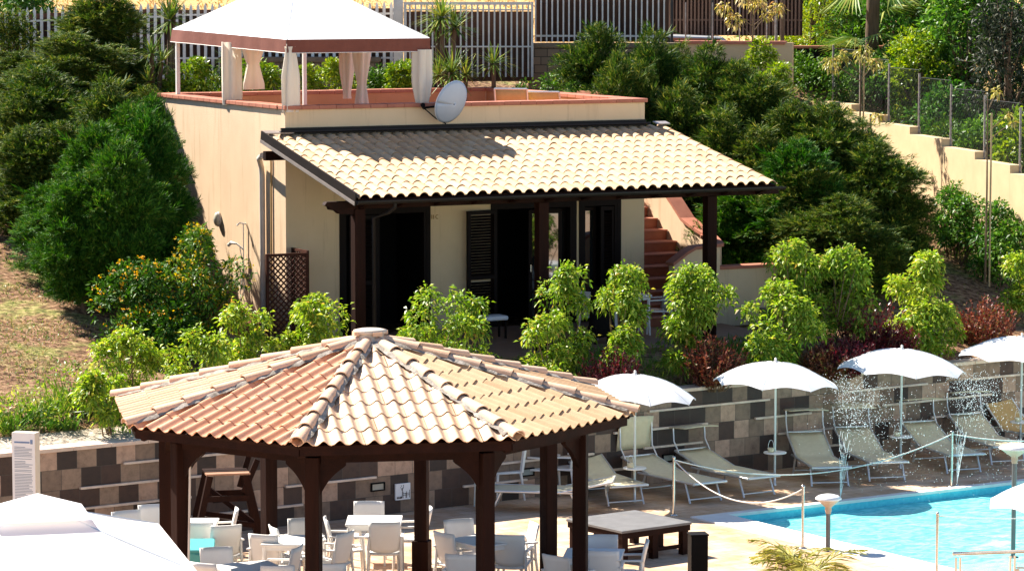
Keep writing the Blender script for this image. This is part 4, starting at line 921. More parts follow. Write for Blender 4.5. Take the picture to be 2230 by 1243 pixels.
# ---------------------------------------------------------------- loungers
def make_lounger(name, label, loc, rz, group, hood=60, back=42, fabric='cream', hoodlen=.36, hz=.36):
    """local: foot end towards -Y, head towards +Y; 1.95 m long, seat joint at y = .25"""
    t = thing(name, label, 'lounger', loc, rz, group); W = .31; H = .33; J = .22; Lb = .78; bk = R(back)
    hd = Vector((0, J + Lb * cos(bk), H + Lb * sin(bk)))
    f = MB()
    for s in (-1, 1): f.tube([(s * W, -.98, H), (s * W, J + .30, H - .01)], .02, 8); f.tube([(s * W, J, H), (s * W, hd.y, hd.z)], .018, 8)
    f.tube([(-W, -.98, H), (W, -.98, H)], .022, 8); f.tube([(-W, hd.y, hd.z), (W, hd.y, hd.z)], .018, 8); f.build('frame', M['alu'], t)
    rows = [[Vector((x, y, H + .012 - .018 * (1 - (x / W) ** 2))) for x in np.linspace(-W + .01, W - .01, 6)] for y in np.linspace(-.965, J, 8)]
    rows += [[Vector((x, J + Lb * q * cos(bk), H + .012 + Lb * q * sin(bk) - .018 * (1 - (x / W) ** 2) * 1)) for x in np.linspace(-W + .01, W - .01, 6)] for q in np.linspace(.08, .98, 6)]
    MB().sheet(rows, thick=.008).build('sling', M[fabric], t)
    for y0, y1 in ((-.72, -.86), (J + .12, J + .26)):
        m = MB()
        for s in (-1, 1): m.tube([(s * (W - .02), y0, H - .01), (s * (W - .01), y1, .015)], .017, 8)
        m.tube([(-W + .012, y0 + (y1 - y0) * .82, .07), (W - .012, y0 + (y1 - y0) * .82, .07)], .014, 8); m.build('leg_frame', M['alu'], t)
    # sunshade hood on two arms
    if hood is not None:
        a = R(hood); m = MB(); top = hd + Vector((0, .05, hz)); dirn = Vector((0, -cos(a), sin(a)))
        for s in (-1, 1): MB().tube([(s * W, hd.y - .12 * cos(bk), hd.z - .12 * sin(bk)), (s * W, hd.y + .03, hd.z + .15), (s * W, top.y, top.z)], .013, 8).build('hood_arm', M['alu'], t)
        rows = [[top + Vector((x, 0, .012 * (1 - (x / W) ** 2))) + dirn * q for x in np.linspace(-W - .02, W + .02, 6)] for q in np.linspace(-.1, hoodlen, 6)]
        MB().sheet(rows, thick=.012).build('sunshade', M[fabric], t)
    return t
LG = 'sun loungers along the tiled wall'; LR = R(-32)
lfoot = Vector((0, -.98, .33))
def lounge(u, v, rz, label, **k):
    p = G(u, v, .33); off = Matrix.Rotation(rz, 3, 'Z') @ lfoot; return make_lounger('sun_lounger', label, (p.x - off.x, p.y - off.y, 0), rz, LG, **k)
RZL = R(33)
lounge(1371, 1058, R(23), 'cream sun lounger nearest the pavilion, its head behind the outer column', hood=10, back=24)
lounge(1547, 1051, RZL, 'cream sun lounger with its hood tilted up, under the first white parasol', hood=-100, back=13, hoodlen=.44, hz=.52)
lounge(1664, 1039, RZL, 'cream sun lounger with flat hood between the first and second parasols', hood=4, back=15)
lounge(1812, 1018, R(8), 'cream sun lounger with upright back below the second parasol', hood=4, back=23)
lounge(1938, 1007, R(13), 'cream sun lounger with darker back behind the left water jet', hood=-3, back=24)
lounge(2107, 990, R(18), 'cream sun lounger below the third parasol behind the rope post', hood=8, back=22)
lounge(2203, 972, R(16), 'cream sun lounger behind the tall lamp', hood=8, back=22)
p = D(2250, 915, 55.3); make_lounger('sun_lounger', 'tan-hooded sun lounger cut by the right edge of the frame', (p.x - .2, 55.0, 0), R(30), LG, hood=60, back=40, fabric='tan')
p = G(1180, 1108, 0); make_lounger('sun_lounger', 'cream lounger lying crosswise behind the front right column', (p.x + .12, p.y - .1, 0), R(-96), LG, hood=None, back=12)
# terrace loungers: only their raised orange backs show over the parapet
for u, v, lb, sc in ((1113, 190, 'orange-tan deck lounger with tall back on the roof terrace', 1.0), (1187, 204, 'orange-tan deck lounger with lower back on the roof terrace', 1.0)):
    q = D(u, v, 60.0 if u < 1150 else 60.3); dz = .0 if u < 1150 else -.1
    t = make_lounger('deck_lounger', lb, (q.x - .42, q.y + .8, 4.925), R(180 + 10), 'tan loungers on the roof terrace', hood=None, back=74 if u < 1150 else 62, fabric='tan')
    t.rotation_euler = (0, 0, R(166)); 
    t.location = (q.x + .1, q.y + .42, 4.935)

# ---------------------------------------------------------------- parasols
def make_parasol(label, loc, rz, rad, h, rim, tilt=0.0, group='white parasols along the loungers', tray=.53, seed=0, sag=1.0):
    t = thing('parasol', label, 'parasol', loc, rz, group); n = 8; m = 8; prof = [(q, h - .03 - (h - rim) * (q ** 2.1)) for q in np.linspace(0.0, 1, 9)]
    rows = []
    for q, z in prof:
        row = []
        for k in range(n * m + 1):
            a = 2 * pi * k / (n * m); f = abs(sin(a * n / 2)); sc = cos(pi / n) / cos(((a + pi / n * 0) % (2 * pi / n)) - pi / n); 
            r = rad * q * (1 - (1 - sc) * .9) ; zz = z + .055 * sag * (q ** 3) * (f ** 1.2) - .02 * q * f * (1 - q) * 4
            row.append(Vector((r * cos(a), r * sin(a), zz)))
        rows.append(row)
    Tm = Matrix.Translation((0, 0, rim)) @ Matrix.Rotation(tilt, 4, 'Y') @ Matrix.Translation((0, 0, -rim))
    c = MB().sheet(rows); c.v = [tuple(Tm @ Vector(v)) for v in c.v]; c.build('canopy', M['ucanvas'], t)
    rb = MB()
    for k in range(n):
        a = 2 * pi * k / n; rb.tube([Tm @ Vector((rad * q * cos(a), rad * q * sin(a), z - .014)) for q, z in prof[1:]], .006, 5)
    rb.build('ribs', M['alu'], t)
    sm_ = MB()
    for k in range(n): sm_.tube([Tm @ Vector((rad * q * cos(2 * pi * k / n), rad * q * sin(2 * pi * k / n), z + .003)) for q, z in prof[1:]], .004, 4)
    sm_.build('seams', M['canvas'], t)
    MB().lathe([(.001, .045), (.018, .035), (.022, .015), (.014, 0), (.03, -.01), (.03, -.03)], (0, 0, h), 12).build('finial', M['white'], t)
    MB().tube([(0, 0, 0), (0, 0, h - .02)], .019, 10).build('pole', M['pole'], t)
    MB().lathe([(.03, 0), (.03, .02), (.022, .03), (.022, .2)], (0, 0, 0), 12).build('ground_socket', M['alu'], t)
    if tray: MB().lathe([(.02, -.05), (.03, -.02), (.18, -.012), (.185, .0), (.18, .012), (.02, .014)], (0, 0, tray), 24).build('tray', M['white'], t)
    return t
for (u, v), rad, rz, lb, pot in [((1382, 1092), .98, .2, 'white parasol nearest the pavilion, its pole in front of the tilted hood', 'beige cup on the tray of the parasol nearest the pavilion'),
                             ((1687, 1056), 1.02, .5, 'white parasol second from the pavilion, above the upright lounger', 'beige cup with wire handle on the second parasol tray'),
                             ((1961, 1019), 1.08, .1, 'white parasol behind the left water jet, with blue-grey left panel', 'beige cup on the parasol tray behind the water jets'),
                             ((2222, 985), 1.10, .1, 'white parasol partly cut by the right edge of the frame', 'small cup on the parasol tray at the right edge')]:
    p = G(u, v, 0); make_parasol(lb, (p.x, p.y, 0), rz, rad, 2.02, 1.66, R(3))
    t = thing('cup', pot, 'cup', (p.x - .07, p.y - .07, .546), .4, 'cups on the parasol trays')
    MB().lathe([(.001, 0), (.045, 0), (.055, .07), (.05, .07), (.04, .01)], n=14).build('bowl', M['cream'], t)
    MB().tube([(.05 * cos(a), 0, .07 + .13 * sin(a)) for a in np.linspace(0, pi, 11)], .004, 5).build('wire_handle', M['alu'], t)
p = G(2315, 1090, 1.75); make_parasol('white parasol tip over the water at the right edge', (p.x + .1, p.y, 0), .2, 1.05, 2.05, 1.72, 0, tray=None)
# closed parasol-like stick by the wall
p = G(1033, 1102, 0); t = thing('deck_pole', 'thin white pole with a folded cloth by the tiled wall', 'pole', (p.x, p.y, 0)); MB().tube([(0, 0, 0), (.02, 0, .62)], .011, 8).build('pole', M['pole'], t)
MB().lathe([(.01, .36), (.03, .4), (.04, .5), (.025, .6), (.01, .66)], (.02, 0, 0), 10).build('cloth', M['curtain'], t)
# big square market parasol at the lower left
mk = thing('market_parasol', 'large square white market parasol with vented top at lower left', 'parasol', (-4.85, 32.5, 0), R(14))
hw, ze, za = 1.42, 2.32, 2.86
def sq(mb, hw_, z0, z1, hole, sag):
    cs_ = [Vector((-hw_, -hw_, z0)), Vector((hw_, -hw_, z0)), Vector((hw_, hw_, z0)), Vector((-hw_, hw_, z0))]; P_ = Vector((0, 0, z1))
    for i in range(4):
        A, B = cs_[i], cs_[(i + 1) % 4]; rows = []
        for t_ in np.linspace(0, 1 - hole, 9):
            rows.append([A.lerp(B, u).lerp(P_, t_) - Vector((0, 0, sag * sin(pi * t_) * .6 + .05 * sin(pi * u) * (1 - t_) * sag * 8 * .1)) for u in np.linspace(0, 1, 11)])
        mb.sheet(rows)
m = MB(); sq(m, hw, ze, za, .26, .05); m.build('canopy', M['ucanvas'], mk)
m = MB(); sq(m, .50, za - .14, za + .07, 0, .0); m.build('vent_flap', M['ucanvas'], mk)
vm = MB()
for i in range(4):
    a = i * pi / 2; d = Matrix.Rotation(a, 3, 'Z'); vm.sheet([[d @ Vector((x, -hw - .004, ze + zz)) for x in np.linspace(-hw, hw, 12)] for zz in (0, -.12)])
vm.build('valance', M['ucanvas'], mk)
MB().tube([(0, 0, 0), (0, 0, za)], .032, 12).build('pole', M['alu'], mk)
rb = MB()
for a in range(4): rb.tube([(0, 0, za - .05), (hw * (1 if a in (0, 1) else -1), hw * (1 if a in (0, 2) else -1), ze - .01)], .014, 6)
rb.build('ribs', M['alu'], mk)
MB().box((0, 0, .05), (.7, .7, .1)).build('base', M['lampgrey'], mk, bevel=.02)

# ---------------------------------------------------------------- rope barrier, lamps, rails
POST = {}
def rpost(key, u, v, h, label):
    p = G(u, v, 0); t = thing('rope_post', label, 'post', (p.x, p.y, 0), 0, 'steel rope posts round the pool')
    MB().tube([(0, 0, 0), (0, 0, h)], .021, 12).build('post', M['steel'], t); MB().lathe([(.065, 0), (.065, .008), (.03, .02)], n=16).build('base_flange', M['steel'], t)
    MB().lathe([(.024, 0), (.028, .01), (.024, .03), (.001, .035)], (0, 0, h), 12).build('cap', M['steel'], t)
    POST[key] = Vector((p.x, p.y, h - .02)); return t
rpost('a', 1467, 1121, .87, 'steel rope post standing by the dark platform'); rpost('b', 1748, 1193, .88, 'steel rope post beside the low mushroom lamp')
rpost('c', 2072, 1059, .87, 'pale steel rope post at the far pool edge by the right water jet'); rpost('d', 2040, 1262, .9, 'steel rope post in front of the water at the bottom edge')
def rope(a, b, sag, label, r=.010, n=24):
    mid = (a + b) / 2; t = thing('rope', label, 'rope', tuple(mid), 0, 'white ropes round the pool')
    MB().tube([a.lerp(b, k / n) - mid - Vector((0, 0, sag * (1 - (2 * k / n - 1) ** 2))) for k in range(n + 1)], r, 7).build('strand', M['rope'], t)
rope(POST['a'], POST['c'], .42, 'long white rope sagging from the platform post to the far pool edge post')
rope(POST['a'], POST['b'], .40, 'white rope sagging low over the deck towards the mushroom lamp')
rope(POST['c'], G(2330, 955, .85), .07, 'white rope running right from the far pool edge post'); rope(POST['d'], G(2420, 1118, .85), .05, 'thin rope over the water from the bottom edge post', .007)
def lamp(u, v, h, cr, label):
    p = G(u, v, 0); t = thing('garden_lamp', label, 'lamp', (p.x, p.y, 0), .3, 'mushroom lamps by the pool')
    MB().tube([(0, 0, 0), (0, 0, h - .16)], .034, 12).build('post', M['lampgrey'], t); MB().lathe([(.036, -.22), (.05, -.16), (.045, -.13), (cr * .8, -.035), (cr, -.01)], (0, 0, h), 24).build('reflector', mat('lamp_shade_tan', (.42, .32, .24), (.36, .27, .2), 4, .5), t)
    MB().lathe([(cr, -.012), (cr + .004, .0), (cr * .8, .035), (cr * .4, .055), (.001, .06)], (0, 0, h), 24).build('cap', M['paper'], t); MB().lathe([(.08, 0), (.08, .01), (.04, .02)], n=16).build('base_flange', M['lampgrey'], t)
lamp(1803, 1199, .76, .185, 'low mushroom-shaped garden lamp at the near pool corner'); lamp(2206, 1213, 1.56, .22, 'tall mushroom-shaped garden lamp at the right')
ld = thing('pool_ladder', 'chrome pool ladder rails behind the tall lamp', 'ladder', tuple(P3(6.6, 5.2, 0)), PA)
for dx in (0, .5): MB().tube([(dx, -.55, .02)] + [(dx, -.30 + .25 * -cos(a), .50 + .22 * sin(a)) for a in np.linspace(0, pi, 9)] + [(dx, .05, -.6)], .021, 8).build('rail', M['steel'], ld)
for z in (-.2, -.45): MB().tube([(0, .0, z), (.5, .0, z)], .02, 6).build('rung', M['steel'], ld)
gr = thing('glass_railing', 'glass railing with steel handrail at the lower right corner', 'railing', tuple(G(2075, 1205, 1.05) - Vector((0, 0, 1.05))), R(11))
MB().tube([(0, 0, 1.05), (2.4, 0, 1.05)], .024, 12).build('handrail', M['steel'], gr)
for x in (.07, .78, 1.6): 
    f = MB()
    for dx in (-.028, .028): f.box((x + dx, 0, .5), (.012, .05, 1.0))
    f.build('post', M['steel'], gr); MB().box((x + .06, 0, .80), (.05, .04, .06)).build('clamp', M['steel'], gr)
for x0, x1 in ((.12, .73), (.84, 1.55)): MB().box(((x0 + x1) / 2, 0, .5), (x1 - x0, .012, .84)).build('glass_panel', M['railglass'], gr)
# water jets: thin arcing threads and flung drops
M['spray'] = leafmat('spray_water', [(0, (.86, .90, .92)), (1, (.9, .92, .93))], .45, .25, .6, 0)
def jet(u, v, label, seed, drops, spread):
    p = G(u, v, 0); t = thing('water_jet', label, 'fountain jet', (p.x, p.y, 0), 0, 'fan-shaped water jets at the pool edge'); r = random.Random(seed)
    MB().lathe([(.03, 0), (.03, .03), (.015, .05)], n=10).build('nozzle', M['steel'], t)
    tubes = MB(); dv = []; df = []; nb = 0
    oct_v = [(1, 0, 0), (-1, 0, 0), (0, 1, 0), (0, -1, 0), (0, 0, 1), (0, 0, -1)]; oct_f = [(0, 2, 4), (2, 1, 4), (1, 3, 4), (3, 0, 4), (2, 0, 5), (1, 2, 5), (3, 1, 5), (0, 3, 5)]
    for k in range(9):
        f = (k / 8 - .15) * spread * .42; vx, vy, vz = f, -.2 * f + r.uniform(-.12, .08), 5.7 + r.uniform(-.5, .4) - abs(f) * .4
        path = lambda s: Vector((vx * s, vy * s, .05 + vz * s - 4.9 * s * s))
        s = .0
        while s < .19:
            e = s + r.uniform(.012, .05); tubes.tube([path(s), path((s + e) / 2), path(e)], [.0018, .003, .0018], 4); s = e + r.uniform(.002, .014 + s * .1)
        for q in range(drops):
            s = r.uniform(.26, 1.14); pp = path(s) + Vector((r.gauss(.32 * s * s, .05 + .42 * s * s), r.gauss(0, .14), r.gauss(0, .10)))
            if pp.z < .02: continue
            rd = r.uniform(.0024, .0054) * (1.5 if r.random() < .07 else 1); el = r.uniform(1, 2.0)
            for o in oct_v: dv.append((pp.x + o[0] * rd, pp.y + o[1] * rd, pp.z + o[2] * rd * el))
            df += [(a + nb, b_ + nb, c + nb) for a, b_, c in oct_f]; nb += 6
    tubes.build('streams', M['spray'], t, fix=False); tag(raw('drops', dv, df, M['spray'], t), kind='stuff')
jet(1830, 1091, 'left fan-shaped water jet spraying over the far pool edge', 1, 210, 2.3); jet(2084, 1060, 'right fan-shaped water jet beside the pale rope post', 2, 210, 2.3)
# porch furniture half hidden by the shrubs
def porchchair(s, n, a, lb): dup(chair0, tuple(H3(s, n, FLOOR + .02)), HA + a, lb, 'white armchairs on the porch')
porchchair(6.15, -2.2, R(80), 'white armchair on the porch in front of the stairs'); porchchair(4.9, -2.4, R(-70), 'white armchair on the porch half hidden behind leggy shrubs')
dup(tab0, tuple(H3(5.5, -2.2, FLOOR + .02)), HA, 'white table on the porch behind the leggy shrubs', 'white tables on the porch')
t = thing('draped_chair', 'chair draped with a black cover behind the two-lobed shrub', 'chair', tuple(H3(4.6, -3.1, FLOOR)), HA)
MB().sheet([[Vector((.26 * (1 - .25 * q) * cos(a), .2 * (1 - .3 * q) * sin(a), .98 * q + .02 * sin(3 * a))) for a in np.linspace(0, 2 * pi, 19)] for q in (.12, .4, .7, .9, 1.0)] + [[Vector((0, 0, 1.0))] * 19]).build('cover', M['dark'], t)
for x in (-.2, .2):
    for y_ in (-.15, .15): MB().bar((x, y_, 0), (x * .9, y_ * .9, .3), .03).build('leg', M['shutter'], t)
t = thing('foot_stool', 'low white stool cushion in the dark of the porch doorway', 'stool', tuple(H3(3.25, -1.6, FLOOR + .01)), HA)
MB().box((0, 0, .36), (.42, .36, .08)).build('cushion', M['canvas'], t, bevel=.03)
for x in (-.17, .17):
    for y_ in (-.13, .13): MB().box((x, y_, .16), (.03, .03, .32)).build('leg', M['shutter'], t)
# ---------------------------------------------------------------- plants
def nrmz(a): return a / np.maximum(np.linalg.norm(a, axis=-1, keepdims=True), 1e-9)
def leaves(P, A, L, W, fold=.25, r=None, droop=0.0):
    """one folded four-cornered leaf per point: P base, A axis, L length, W width"""
    r = r or rng; N = len(P); A = nrmz(A); up = nrmz(r.normal(size=(N, 3)) * .55 + np.array([0, 0, 1.0]))
    S_ = nrmz(np.cross(A, up)); U = np.cross(S_, A); L = np.broadcast_to(L, N)[:, None]; W = np.broadcast_to(W, N)[:, None]
    mid = P + A * L * .45
    V = np.stack([P, mid + S_ * W / 2 + U * W * fold, P + A * L - np.array([0, 0, 1.0]) * L * droop, mid - S_ * W / 2 + U * W * fold], 1).reshape(-1, 3)
    return V
def quads(V): return np.arange(len(V)).reshape(-1, 4)
def lobes(n, rx, ry, z0, z1, rl, r, shape='dome'):
    """lobe centres scattered through a crown; returns centres and radii"""
    C = []
    while len(C) < n:
        t = r.random(); a = r.random() * 2 * pi
        if shape == 'cone': w = (1 - t) ** .7 * .9 + .12
        elif shape == 'column': w = min(1, (1 - t) * 3) ** .5 * min(1, .55 + t)
        else: w = math.sqrt(max(0, 1 - (2 * t - .9) ** 2 * .75))
        q = math.sqrt(r.random()) * .95 + .02
        C.append((rx * w * q * cos(a), ry * w * q * sin(a), z0 + (z1 - z0) * t))
    C = np.array(C); rad = rl * r.uniform(.65, 1.3, len(C)); return C, rad
def on_lobes(C, rad, per, r, upbias=.25, inner=.55):
    N = len(C) * per; i = np.repeat(np.arange(len(C)), per); d = nrmz(r.normal(size=(N, 3)) + np.array([0, 0, upbias]))
    k = r.uniform(inner, 1.0, N) ** .6; return C[i] + d * (rad[i] * k)[:, None], d, i
def stems(mb, C, base, r, w=.012, every=1, bend=.1):
    for c in C[::every]:
        c = Vector(c); b = Vector((base[0] + r.uniform(-.1, .1), base[1] + r.uniform(-.1, .1), 0)); m = b.lerp(c, .5) + Vector((r.uniform(-bend, bend), r.uniform(-bend, bend), .0)); m.x = m.x * .7 + b.x * .3; m.y = m.y * .7 + b.y * .3
        mb.tube([b, m, c], [w, w * .8, w * .4], 5)
def photinia(loc, label, H, Wd, seed, bare=.12, n=None, rz=0, name='shrub', m='photinia', L=.098, top=.5):
    r = np.random.default_rng(seed); t = thing(name, label, 'shrub', loc, rz, 'bright green shrubs along the wall top')
    Wd = Wd * 1.22; n = n or int(14 * Wd * H / 1.2) + 7; C, rad = lobes(n, Wd * 1.2, Wd * .95, H * bare + .12, H - .14, .185, r); rad = rad * r.uniform(.6, 1.35, len(rad)); C[:, 0] += r.normal() * .12 * C[:, 2] / H
    C[:, :2] *= (1 - .30 * ((C[:, 2:3] / H) ** 3))
    P, d, i = on_lobes(C, rad, 195, r, .7, .35); P = P + r.normal(size=P.shape) * .04
    A = d * .7 + r.normal(size=P.shape) * .45 + np.array([0, 0, -.35]); Ln = r.uniform(.6, 1.15, len(P)) * L
    V = leaves(P, A, Ln, Ln * .42, .22, r, .25); raw('foliage', V, quads(V), M[m], t)
    mb = MB(); stems(mb, C, (0, 0), r, .013, 2); mb.build('stems', M['stem'], t, fix=False); return t
def gp(u, v, y): p = D(u, v, y); return p.x, p.y
def plant_loc(u, y): x = (u - 1115) / FPX * y; return (x, y, TZ(x, y) - .02)
def topz(v, y): return D(1115, v, y).z
# u centre, v top, distance, half width, label, bare-stem share
for k, (u, v, y, w, lb, bare) in enumerate([
    (258, 712, 47.4, .34, 'bright green shrub farthest left above the pavilion roof corner', .1), (222, 800, 46.3, .28, 'low bright green shrub left of the pavilion roof', .05),
    (425, 720, 48.6, .36, 'bright green shrub in front of the yellow-flowered bushes', .05), (520, 665, 49.4, .52, 'broad bright green shrub below the lattice screen', .05), (690, 640, 50.1, .48, 'bright green shrub beside the left porch post', .05),
    (965, 610, 50.2, .56, 'tall yellow-green shrub between the first two porch posts', .0), (1205, 690, 50.4, .48, 'lower lobe of bright green shrub left of the first parasol', .0), (1240, 580, 51.2, .36, 'upright bright green shrub in front of the middle porch post', .15),
    (1350, 575, 51.6, .36, 'leggy bright green shrub in front of the white porch chair', .45), (1360, 712, 51.2, .2, 'small bright green tuft at the foot of the leggy shrub', .1), (1515, 578, 52.4, .40, 'leggy bright green shrub in front of the stairs', .45), (1495, 690, 52.0, .3, 'lower bright green growth left of the brown bush', .15),
    (1700, 620, 53.0, .56, 'bright green shrub right of the low wall', .05), (1735, 492, 54.3, .42, 'tallest bright green shrub with a pointed top', .1), (1820, 540, 54.4, .54, 'rounded bright green shrub right of the pointed one', .2), (1680, 710, 52.6, .42, 'bright green shrub low behind the second parasol', .0),
    (2010, 548, 55.6, .48, 'tall rounded bright green shrub in front of the dark conifers', .05), (2050, 650, 55.2, .46, 'bright green shrub beside the brown bush on the right', .05), (1985, 690, 55.0, .36, 'low bright green shrub behind the third parasol', .0),
    (2222, 560, 58.5, .24, 'small yellow-green shrub at the right edge', .1)]):
    y = y + (0.2 if u > 500 else 0); loc = plant_loc(u, y); photinia(loc, lb, topz(v, y) - loc[2], w, 100 + k, bare, rz=k * 1.3)

def twiggy(loc, label, H, Wd, seed, m, n=170, cat='bush', grp='red and brown bushes along the wall top', lw=.022):
    r = np.random.default_rng(seed); t = thing('bush', label, cat, loc, 0, grp); mb = MB(); PP = []; AA = []
    for k in range(n):
        a = r.random() * 2 * pi; q = math.sqrt(r.random()); b = Vector((Wd * .35 * q * cos(a), Wd * .35 * q * sin(a), 0)); h = H * (1 - .3 * q * q) * r.uniform(.35, 1.08)
        e = Vector((Wd * q * cos(a) + r.normal() * .04, Wd * q * sin(a) + r.normal() * .04, h))
        if k % 2 == 0: mb.tube([b, e], [.006, .002], 4)
        for s in r.uniform(.2, 1.0, 27): PP.append(b.lerp(e, s)); AA.append((e - b).normalized() * .8 + Vector(r.normal(size=3)) * .5)
    PP = np.array(PP); AA = np.array(AA); Ln = r.uniform(.045, .085, len(PP)); V = leaves(PP, AA, Ln, lw * 1.3, .2, r); raw('foliage', V, quads(V), M[m], t); mb.build('twigs', M['stem'], t, fix=False)
for k, (u, v, y, w, lb, m) in enumerate([
    (1335, 765, 50.6, .42, 'dark red bush between the pavilion roof and the first parasol', 'redleaf'), (1558, 735, 52.0, .42, 'rusty brown bush behind the first two parasols', 'brownleaf'), (1905, 665, 54.6, .5, 'deep red bush in front of the tall rounded shrub', 'redleaf'),
    (1840, 735, 53.6, .48, 'dark brown-red bush behind the second parasol', 'redleaf'), (1960, 710, 54.6, .3, 'small deep red bush just above the third parasol', 'redleaf'), (2150, 655, 56.6, .44, 'rusty brown bush on the grass slope at right', 'brownleaf'), (1800, 760, 53.2, .34, 'rusty bush low behind the second parasol', 'brownleaf')]):
    loc = plant_loc(u, y); twiggy(loc, lb, (topz(v, y) - loc[2]) * 1.06, w * 1.3, 300 + k, m)

# feathery conifers: three shared crowns of unit size, placed and stretched
def spray_crown(seed, n, shape, m, blades=13, L=.16):
    r = np.random.default_rng(seed); C, rad = lobes(n, .86, .86, .30, 2.65, .27, r, shape)
    qq = np.linalg.norm(C[:, :2], axis=1); C[:, :2] *= (.55 + .45 * r.random(n))[:, None] / np.maximum(qq, .25)[:, None] * np.minimum(.86, np.maximum(qq, .25) * 1.25)[:, None]
    C = np.concatenate([C, [[0, 0, 2.85], [.1, .05, 2.6]]]); rad = np.concatenate([rad, [.18, .26]])
    C = np.concatenate([C, C[:n // 2] * [.45, .45, .92]]); rad = np.concatenate([rad, rad[:n // 2]]); per = 80; P, d, i = on_lobes(C, rad, per, r, .8, .62); P[:, 2] = C[i][:, 2] + (P[:, 2] - C[i][:, 2]) * .75
    # side branches that reach past the crown and carry sprays along them
    for k in range(120):
        j = r.integers(len(C)); a = r.random() * 2 * pi; q = np.array([cos(a), sin(a), r.uniform(.1, .9)]); q /= np.linalg.norm(q); ln = rad[j] * r.uniform(1.2, 2.1); f = np.linspace(.5, 1, 9)[:, None]
        bp = C[j] + q * ln * f - np.array([0, 0, .10]) * f * f; P = np.concatenate([P, bp]); d = np.concatenate([d, np.repeat(q[None], 9, 0)])
    P[:, 2] = np.where(P[:, 2] < .04, .04 + r.random(len(P)) * .2, P[:, 2])
    out = P * np.array([1, 1, 0]); out = nrmz(out + r.normal(size=P.shape) * .15)
    ax = nrmz(d * .7 + out * .75 + np.array([0, 0, .30]) + r.normal(size=P.shape) * .32)
    plume = r.random(len(P)) < .06; Ls = L * r.uniform(.6, 1.25, len(P)) * np.where(plume, 1.8, 1.0)
    N = len(P); k = np.tile(np.linspace(0, 1, blades), N); q = np.repeat(np.arange(N), blades)
    A = ax[q]; base = P[q] + A * (Ls[q] * k * .8)[:, None] + r.normal(size=(N * blades, 3)) * .006
    dirn = A * .9 + nrmz(r.normal(size=(N * blades, 3))) * .6; Ln = Ls[q] * (.75 - .35 * k) * r.uniform(.7, 1.2, N * blades)
    V = leaves(base, dirn, Ln, .007 + Ln * .085, .1, r)
    me = raw('crown', V, quads(V), M[m]); return me
def conifer_proto(seed, n, shape, m, L):
    t = thing('conifer', 'x', 'tree'); c = spray_crown(seed, n, shape, m, L=L); c.parent = t
    tk = MB(); tk.tube([(0, 0, -.2), (.02, 0, 1.0), (0, .02, 2.4)], [.08, .06, .015], 8); r = random.Random(seed)
    for k in range(14):
        a = r.uniform(0, 6.28); z = r.uniform(.3, 1.9); tk.tube([(0, 0, z), (.3 * cos(a), .3 * sin(a), z + .22), (.6 * cos(a), .6 * sin(a), z + .3)], [.016, .01, .004], 5)
    tk.build('trunk', M['bark'], t, fix=False); return t
CON = [conifer_proto(11, 62, 'dome', 'conifer', .15), conifer_proto(12, 60, 'cone', 'conifer', .155), conifer_proto(13, 70, 'column', 'conifer2', .16)]
used = [False] * 3
def conifer(k, u, y, vtop, hw, rz, label, group, zb=None):
    x, yy, z = plant_loc(u, y); z = z if zb is None else zb; h = (topz(vtop, y) - z) / 3.1; hw *= 1.25 if u < 1900 else 1.0
    if not used[k]:
        used[k] = True; o = CON[k]; o.location = (x, y, z); o.rotation_euler = (0, 0, rz); o['label'] = label; o['group'] = group; o.scale = (hw, hw, h)
    else: dup(CON[k], (x, y, z), rz, label, group, (hw, hw, h))
LGp = 'conifers left of the house'; RGp = 'conifers right of the house'
